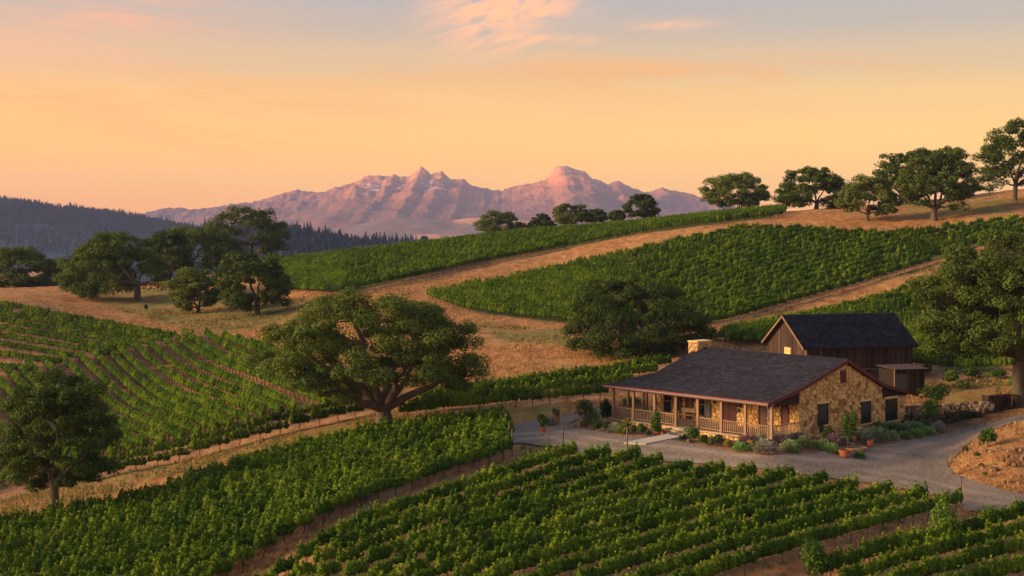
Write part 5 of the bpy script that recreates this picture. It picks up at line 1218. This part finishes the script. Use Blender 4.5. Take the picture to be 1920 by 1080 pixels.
# young trees
def young_tree(x, y, box, label, seed, tr=.035, col='green', pot=None, leaf=.09, n=900, stake=False, nm='young_tree', th=None):
    r = np.random.default_rng(seed); p = gnd(x, y); sc = p[1]/F; x0, y0, x1, y1 = box; xl, xr = (x0-x)*sc, (x1-x)*sc; zt, zb = CZ-(y0-HY)*sc-p[2], CZ-(y1-HY)*sc-p[2]
    t = tag(empty(nm, tuple(p)), label, 'tree' if pot is None else 'potted plant'); base = 0.0
    cx, w, H = (xl+xr)/2, (xr-xl)/2, zt-zb; k = 11; c = r.normal(size=(k, 3)); c /= np.linalg.norm(c, axis=1, keepdims=True); c *= r.uniform(.35, .8, (k, 1)); c = c*[w*.8, w*.8, H*.42]+[cx, 0, (zt+zb)/2]
    wi = r.integers(0, k, n); d = r.normal(size=(n, 3)); d /= np.linalg.norm(d, axis=1, keepdims=True); C = c[wi]+d*(w*.42*r.uniform(.4, 1, n)**.5)[:, None]*[1, 1, min(1.6, .6*H/w)]
    v, f = leaf_quads(C, d+[0, 0, .4]+r.normal(0, .4, (n, 3)), r.uniform(.6, 1.25, n)*leaf, r, .6, .25)
    m = MB().tube([(0, 0, -.1), (r.normal(0, .02), 0, max(zb, .2)*.6), (cx*.5, 0, zb+H*.3), (cx, 0, zb+H*.75)], [tr*1.2, tr, tr*.8, tr*.3], 6)
    for j in range(5): e = c[j]; m.tube([(cx*.4, 0, zb+H*.12), (e+[cx*.4, 0, zb+H*.2])/2, e], [tr*.5, tr*.4, tr*.15], 4)
    m.build('trunk', M['bark'], t); cr_ = obj('crown', np_mesh('crown', v, f, M['shrub'], tint=np.repeat(np.clip(r.normal(.5, .2, n), 0, 1), 4)), t); cr_.color = (*[q*1.35 for q in COLR[col]], 1)
    if stake: MB().tube([(.18, 0, -.2), (.17, 0, zb+.5)], .03, 5).build('stake', M['trim_wood'], t)
    if pot:
        rr, hh = pot; lathe(t, rr, hh)
    return t
def lathe(t, rr, hh, mat='terracotta', prof=None, soil=True):
    pf = prof or [(.72, 0), (.80, .02), (.95, .82), (1.05, .84), (1.07, 1.0), (.95, 1.0), (.93, .88)]; k = 18; m = MB(); V = [(rr*a*math.cos(i*6.2832/k), rr*a*math.sin(i*6.2832/k), hh*z) for a, z in pf for i in range(k)]; Fc = [(j*k+i, j*k+(i+1) % k, (j+1)*k+(i+1) % k, (j+1)*k+i) for j in range(len(pf)-1) for i in range(k)]
    m.add(V, Fc+[tuple(range(k))[::-1]]); o = m.build('pot', M[mat], t)
    if soil: MB().add([(rr*.93*math.cos(i*6.2832/k), rr*.93*math.sin(i*6.2832/k), hh*.88) for i in range(k)], [tuple(range(k))]).build('soil', M['soil'], t)
    return o
young_tree(1590, 843, (1570, 764, 1613, 826), 'slim young tree with split crown in front of the gable wall', 201, .03, 'bright', n=900, leaf=.085)
young_tree(1742, 802, (1726, 748, 1764, 784), 'short staked young tree in front of the hedge', 203, .04, 'bright', stake=True, n=700)
young_tree(1760, 796, (1716, 714, 1790, 758), 'taller young tree with wide crown behind the hedge', 205, .04, 'green', n=1300)
young_tree(1097, 798, (1076, 744, 1117, 786), 'young pale tree left of the porch', 207, .035, 'olive', n=700)
young_tree(1180, 762, (1152, 738, 1212, 768), 'dark bushy tree seen through the left porch posts', 209, .05, 'dark', n=800)
young_tree(1771, 1024, (1735, 936, 1808, 1018), 'sapling with round leafy crown in the lane, right of the front row', 211, .03, 'bright', n=1300, leaf=.085)
young_tree(1526, 1098, (1490, 994, 1564, 1086), 'sapling with dense leafy crown at the bottom edge, beside the front row', 213, .03, 'bright', n=1500, leaf=.085)
young_tree(1850, 842, (1834, 798, 1872, 832), 'small leafy tree on top of the rocky bank', 215, .03, 'bright', n=700)
young_tree(1232, 817, (1217, 770, 1248, 812), 'clipped oval shrub in a small clay pot left of the steps', 217, .03, 'bright', pot=(.24, .30), n=1200, leaf=.07, nm='potted_shrub')
young_tree(1018, 810, (1004, 774, 1030, 800), 'small round shrub in an orange clay pot on the gravel', 219, .03, 'green', pot=(.24, .36), n=700, leaf=.08, nm='potted_shrub')
young_tree(1044, 795, (1032, 764, 1052, 782), 'shrub in a tall brown urn at the far end of the drive', 221, .025, 'olive', pot=(.24, .75), n=320, leaf=.08, nm='potted_shrub')
def pot(x, y, r_, h_, label, mat='terracotta', soil=True, name='clay_pot'):
    p = gnd(x, y); t = tag(empty(name, (p[0], p[1]+r_, gz(p[0], p[1]+r_)+.03)), label, 'pot'); lathe(t, r_, h_, mat, None, soil); return t
pot(1587, 861, .43, .42, 'wide round terracotta planter on the gravel, filled with bare soil'); pot(1633, 839, .21, .34, 'small terracotta pot at the edge of the lavender'); pot(1604, 830, .18, .40, 'brick red pot against the gable wall behind the young tree'); pot(1246, 816, .22, .28, 'square-shouldered brown pot beside the porch steps', 'clay_planter')
p = gnd(1757, 806); tr_ = tag(empty('trough', (p[0], p[1]+.3, p[2]), .2), 'pale pink clay trough in front of the hedge', 'planter'); MB().box(-.36, .36, -.18, .18, -.05, .34).build('body', M['clay_planter'], tr_); MB().box(-.39, .39, -.21, .21, .342, .40).build('rim', M['clay_planter'], tr_)
p = gnd(1604, 846); MBk = MB(); tag(MB().tube([(p[0]+.7*math.cos(a)*1.2, p[1]+.5+.5*math.sin(a), p[2]+.10) for a in np.linspace(0, 6.283, 22)], .11, 6, .5).build('tree_ring', M['clay_planter']), 'low stone ring edging the young tree before the gable', 'edging')

# path slab to the steps
PS = [gnd(*q) for q in ((1170, 834), (1211, 836), (1277, 823), (1250, 818))]; sl_ = MB(); V = [(p[0], p[1], gz(p[0], p[1])+.17) for p in PS]+[(p[0], p[1], gz(p[0], p[1])-.1) for p in PS]
sl_.add(V, [(0, 1, 2, 3), (7, 6, 5, 4), (0, 4, 5, 1), (1, 5, 6, 2), (2, 6, 7, 3), (3, 7, 4, 0)]); tag(sl_.build('path', M['concrete']), kind='structure')
bm = bmesh.new(); me = bpy.data.objects['path'].data; bm.from_mesh(me); bmesh.ops.recalc_face_normals(bm, faces=bm.faces); bm.to_mesh(me); bm.free()

# ------------------------------------------------------------------ stones
def rock_geo(r, sub=2):
    bm = bmesh.new(); bmesh.ops.create_icosphere(bm, subdivisions=sub, radius=.5); s = r.uniform(0, 100)
    for v in bm.verts:
        d = v.co.normalized(); k = 1+.5*(fbm(np.array([d.x*1.6+s]), np.array([d.y*1.6+d.z*2.1]), 3, 7)[0]-.5); q = Vector((d.x*k, d.y*k, d.z*k))
        for ax in range(3): q[ax] = math.copysign(min(abs(q[ax]), .62), q[ax])
        v.co = q*.55
    V = [tuple(v.co) for v in bm.verts]; Fc = [tuple(x.index for x in f.verts) for f in bm.faces]; bm.free(); return V, Fc
RK = [MB().add(*rock_geo(pr), .2+.12*i).mesh('rock', M['rock']) for i in range(6)]; RW = [MB().add(*rock_geo(pr), .1+.15*i).mesh('stone', M['rockwall']) for i in range(6)]
# retaining wall
wp = [gnd(x, y) for x, y in ((1697, 792), (1740, 790), (1790, 786), (1830, 782), (1866, 780))]; WL = np.array(wp); 
rwall = tag(empty('retaining_wall', tuple(WL[0]), 0), 'low dry stone retaining wall of brown boulders behind the hedge', 'wall')
d = np.concatenate([[0], np.cumsum(np.hypot(*np.diff(WL[:, :2], axis=0).T))])
for lay, (n_, sz_) in enumerate(((15, .46), (17, .42), (13, .34))):
    for i in range(n_):
        s = (i+.5+.25*(lay % 2)+pr.uniform(-.12, .12))/n_*d[-1]; x, y = np.interp(s, d, WL[:, 0]), np.interp(s, d, WL[:, 1]); fall = max(0, (s/d[-1]-.8))*1.2
        o = obj('stone', RW[int(pr.integers(6))], rwall, (x-WL[0][0], y+.25+.12*lay-WL[0][1], gz(x, y)-WL[0][2]+.52+lay*(.27-fall*.4)), pr.uniform(-.5, .5)); w_ = d[-1]/n_; o.scale = (w_*1.0*pr.uniform(.9, 1.12), .62, sz_*pr.uniform(.85, 1.15)*(1-.3*max(0, fall)))
# rocks: bank pile and edging, each by itself
def rock(x, y, w, h, label, group=None, tilt=.4, dz=0.0):
    p = gnd(x, y); sc = p[1]/F; o = obj('rock', RK[int(pr.integers(6))], None, (p[0], p[1]+w*sc*.3, p[2]+h*sc*.30+dz)); o.rotation_euler = (pr.uniform(-tilt, tilt), pr.uniform(-tilt, tilt), pr.uniform(0, 6)); o.scale = (w*sc, w*sc*.85, h*sc); tag(o, label, 'rock', group); return o
for (x, y, w, h) in ((1848, 848, 14, 11), (1861, 852, 13, 12), (1868, 846, 14, 10), (1838, 838, 9, 14), (1877, 848, 6, 16), (1855, 840, 10, 9)): rock(x, y, w, h, 'orange brown rock at the foot of the small tree on the bank', 'rocks under the bank tree')
for (x, y, w, h, dz) in ((1884, 866, 12, 11, 0), (1893, 872, 12, 12, 0), (1902, 876, 13, 11, 0), (1912, 876, 12, 13, 0), (1889, 860, 11, 9, .1), (1899, 864, 12, 11, .15), (1909, 865, 12, 12, .15), (1918, 868, 12, 12, .1), (1895, 855, 12, 8, .25), (1906, 855, 12, 9, .3), (1916, 856, 10, 10, .3), (1880, 858, 9, 8, 0)): rock(x, y, w, h, 'grey brown rock piled at the right edge of the bank', 'rock pile on the bank', dz=dz)
for (x, y, w, h) in ((1868, 884, 16, 10), (1880, 879, 12, 9), (1858, 880, 10, 8)): rock(x, y, w, h, 'half buried brown rock below the rock pile', 'half buried bank rocks')
for (x, y, w, h, lab) in ((1074, 803, 12, 8, 'pinkish stone at the left tip of the flower bed'), (1084, 803, 9, 6, 'small flat stone beside the pinkish stone of the bed'), (1292, 830, 14, 8, 'pale stone at the foot of the bush right of the steps'), (1783, 765, 12, 6, 'pale flat stone on the retaining wall'), (1833, 768, 20, 10, 'large pink boulder on top of the retaining wall'), (1868, 770, 22, 7, 'flat grey stone at the foot of the wood bin')): rock(x, y, w, h, lab)
for i in range(16):
    t = i/15; rock(1066+100*t+pr.normal(0, 2), 797+21*t+pr.normal(0, 1), pr.uniform(5, 8), pr.uniform(3, 4.5), 'small flat stone edging the left flower bed', 'stones edging the left bed')
for i in range(18):
    t = i/17; rock(1762+85*t, 818-20*t+pr.normal(0, 1.5), pr.uniform(4, 8), pr.uniform(3, 5), 'small stone edging the gravel near the retaining wall', 'stones edging the upper drive')

# wood bin beside the right oak
p = at(1853, 106.5); bn = tag(empty('wood_bin', (p[0], p[1], gz(p[0], p[1])), .12), 'dark reddish plank bin holding twisted vine prunings beside the right oak', 'bin')
bs_ = 106.5/F
for i in range(5): MB().box(i*.215, i*.215+.20, -.03, .015+pr.uniform(0, .015), -.2, 1.30+pr.uniform(-.04, .04), pr.random()).build('plank', M['dark_wood'], bn)
MB().box(1.08, 1.14, -.03, 1.1, -.2, 1.32).build('panel', M['dark_wood'], bn); MB().box(0, .03, .02, 1.1, -.2, 1.25).build('panel', M['dark_wood'], bn)
fr_ = MB().box(1.145, 2.4, -.01, .04, .02, .12).box(1.145, 2.4, -.01, .04, 1.20, 1.30).box(2.34, 2.42, -.02, .9, -.2, 1.30).build('frame', M['dark_wood'], bn)
MB().box(1.145, 2.34, 1.0, 1.06, -.2, 1.25).build('back', M['dark_wood'], bn)
pn = MB()
for i in range(26):
    a = pr.uniform([1.2, .06, .12], [2.3, .6, 1.2]); q = [a]; dv = pr.normal(size=3); dv[1] *= .3; dv /= np.linalg.norm(dv)
    for _ in range(6):
        dv += pr.normal(0, .5, 3)*[1, .3, 1]; dv /= np.linalg.norm(dv); q.append(np.clip(q[-1]+dv*.2, [1.18, .06, .13], [2.3, .7, 1.25]))
    pn.tube(q, .022, 4)
tag(pn.build('vine_prunings', M['vine_bark']), 'tangle of twisted vine prunings lying in the plank bin', 'prunings').location = bn.location; bpy.data.objects['vine_prunings'].rotation_euler = (0, 0, .12)

# ------------------------------------------------------------------ grass, all real blades
def grass(name, mat, n, h0, h1, pick, r, label, blades=6, y0=55, y1=215):
    m = 0; P = np.zeros((0, 2))
    yy = y0+(y1-y0)*r.random(n*6)**1.25; xx = yy*r.uniform(-.40, .40, n*6); ok = pick(xx, yy); xx, yy = xx[ok][:n], yy[ok][:n]; k = len(xx); zz = zat(xx, yy)-.02
    a = r.uniform(0, 6.283, (k, blades)); ln = r.uniform(h0, h1, (k, 1))*r.uniform(.6, 1.15, (k, blades)); sp = r.uniform(.15, .75, (k, blades)); cx = xx[:, None]+np.cos(a)*.05*r.random((k, blades)); cy = yy[:, None]+np.sin(a)*.05
    w = .012+.00018*yy[:, None]; b0 = np.stack([cx-np.sin(a)*w, cy+np.cos(a)*w, np.broadcast_to(zz[:, None], cx.shape)], -1); b1 = np.stack([cx+np.sin(a)*w, cy-np.cos(a)*w, np.broadcast_to(zz[:, None], cx.shape)], -1)
    tp = np.stack([cx+np.cos(a)*ln*sp, cy+np.sin(a)*ln*sp, zz[:, None]+ln*np.sqrt(1-np.minimum(sp, .9)**2)], -1)
    V = np.stack([b0, b1, tp], 2).reshape(-1, 3); t = np.clip(r.normal(.5, .2, (k, 1))+r.normal(0, .15, (k, blades)), 0, 1)
    o = obj(name, np_mesh(name, V, np.arange(len(V)).reshape(-1, 3), M[mat], tint=np.repeat(t.ravel(), 3))); tag(o, label, kind='stuff'); return o
def open_land(x, y):
    px, py = to_px(x, y, zat(x, y)); bad = inpoly(x, y, ROAD_W)
    for k, p in FIELD.items(): bad |= inpoly(px, py, p)
    u = (x-HO[0])*HU[0]+(y-HO[1])*HU[1]; v = (x-HO[0])*HV[0]+(y-HO[1])*HV[1]; bad |= (u > -15.5) & (u < 3) & (v > -6.5) & (v < 15)
    u = (x-BO[0])*BU[0]+(y-BO[1])*BU[1]; v = (x-BO[0])*BV[0]+(y-BO[1])*BV[1]; bad |= (u > -1) & (u < 15) & (v > -3) & (v < 10)
    so, gr, be = zone_at(x, y); return ~bad & (be < .5), gr > .5
def pick_dry(x, y): a, g = open_land(x, y); return a & (~g | (fbm(x*.3, y*.3, 2, 8) > .5)) & (fbm(x*.18, y*.18, 3, 41) > .36)
def pick_green(x, y): a, g = open_land(x, y); return a & g & (fbm(x*.3, y*.3, 3, 8) > .42)
def pick_lane(x, y):
    px, py = to_px(x, y, zat(x, y)); f = np.zeros(x.shape, bool)
    for k in 'ABCDE': f |= inpoly(px, py, FIELD[k])
    return f & (fbm(x*.5, y*.5, 3, 12) > .55)
gr_ = np.random.default_rng(303)
grass('dry_grass', 'dry_grass', 30000, .16, .42, pick_dry, gr_, 'dry straw coloured grass over the open slopes', 6)
grass('green_grass', 'green_grass', 11000, .2, .5, pick_green, gr_, 'greenish grass patches on the strips and under the oaks', 6)
grass('row_weeds', 'green_grass', 6000, .08, .2, pick_lane, gr_, 'low weeds between the vine rows', 4, 55, 130)

# ------------------------------------------------------------------ air
bpy_h = MB().box(-4200, 4600, -120, 9000, -70, 352).mesh('haze', M['core']); bpy_h.materials.clear()
hm = bpy.data.materials.new('evening_haze'); hm.use_nodes = True; t = hm.node_tree; t.nodes.clear(); pv = t.nodes.new('ShaderNodeVolumePrincipled'); ho = t.nodes.new('ShaderNodeOutputMaterial'); t.links.new(pv.outputs[0], ho.inputs['Volume'])
pv.inputs['Color'].default_value = (.42, .55, 1.0, 1); pv.inputs['Density'].default_value = 7.0e-5; pv.inputs['Anisotropy'].default_value = 0.0
for k in ('Density Attribute', 'Color Attribute', 'Temperature Attribute'): pv.inputs[k].default_value = ''
bpy_h.materials.append(hm); hz = obj('haze', bpy_h); tag(hz, kind='stuff', label='thin evening haze over the valley')
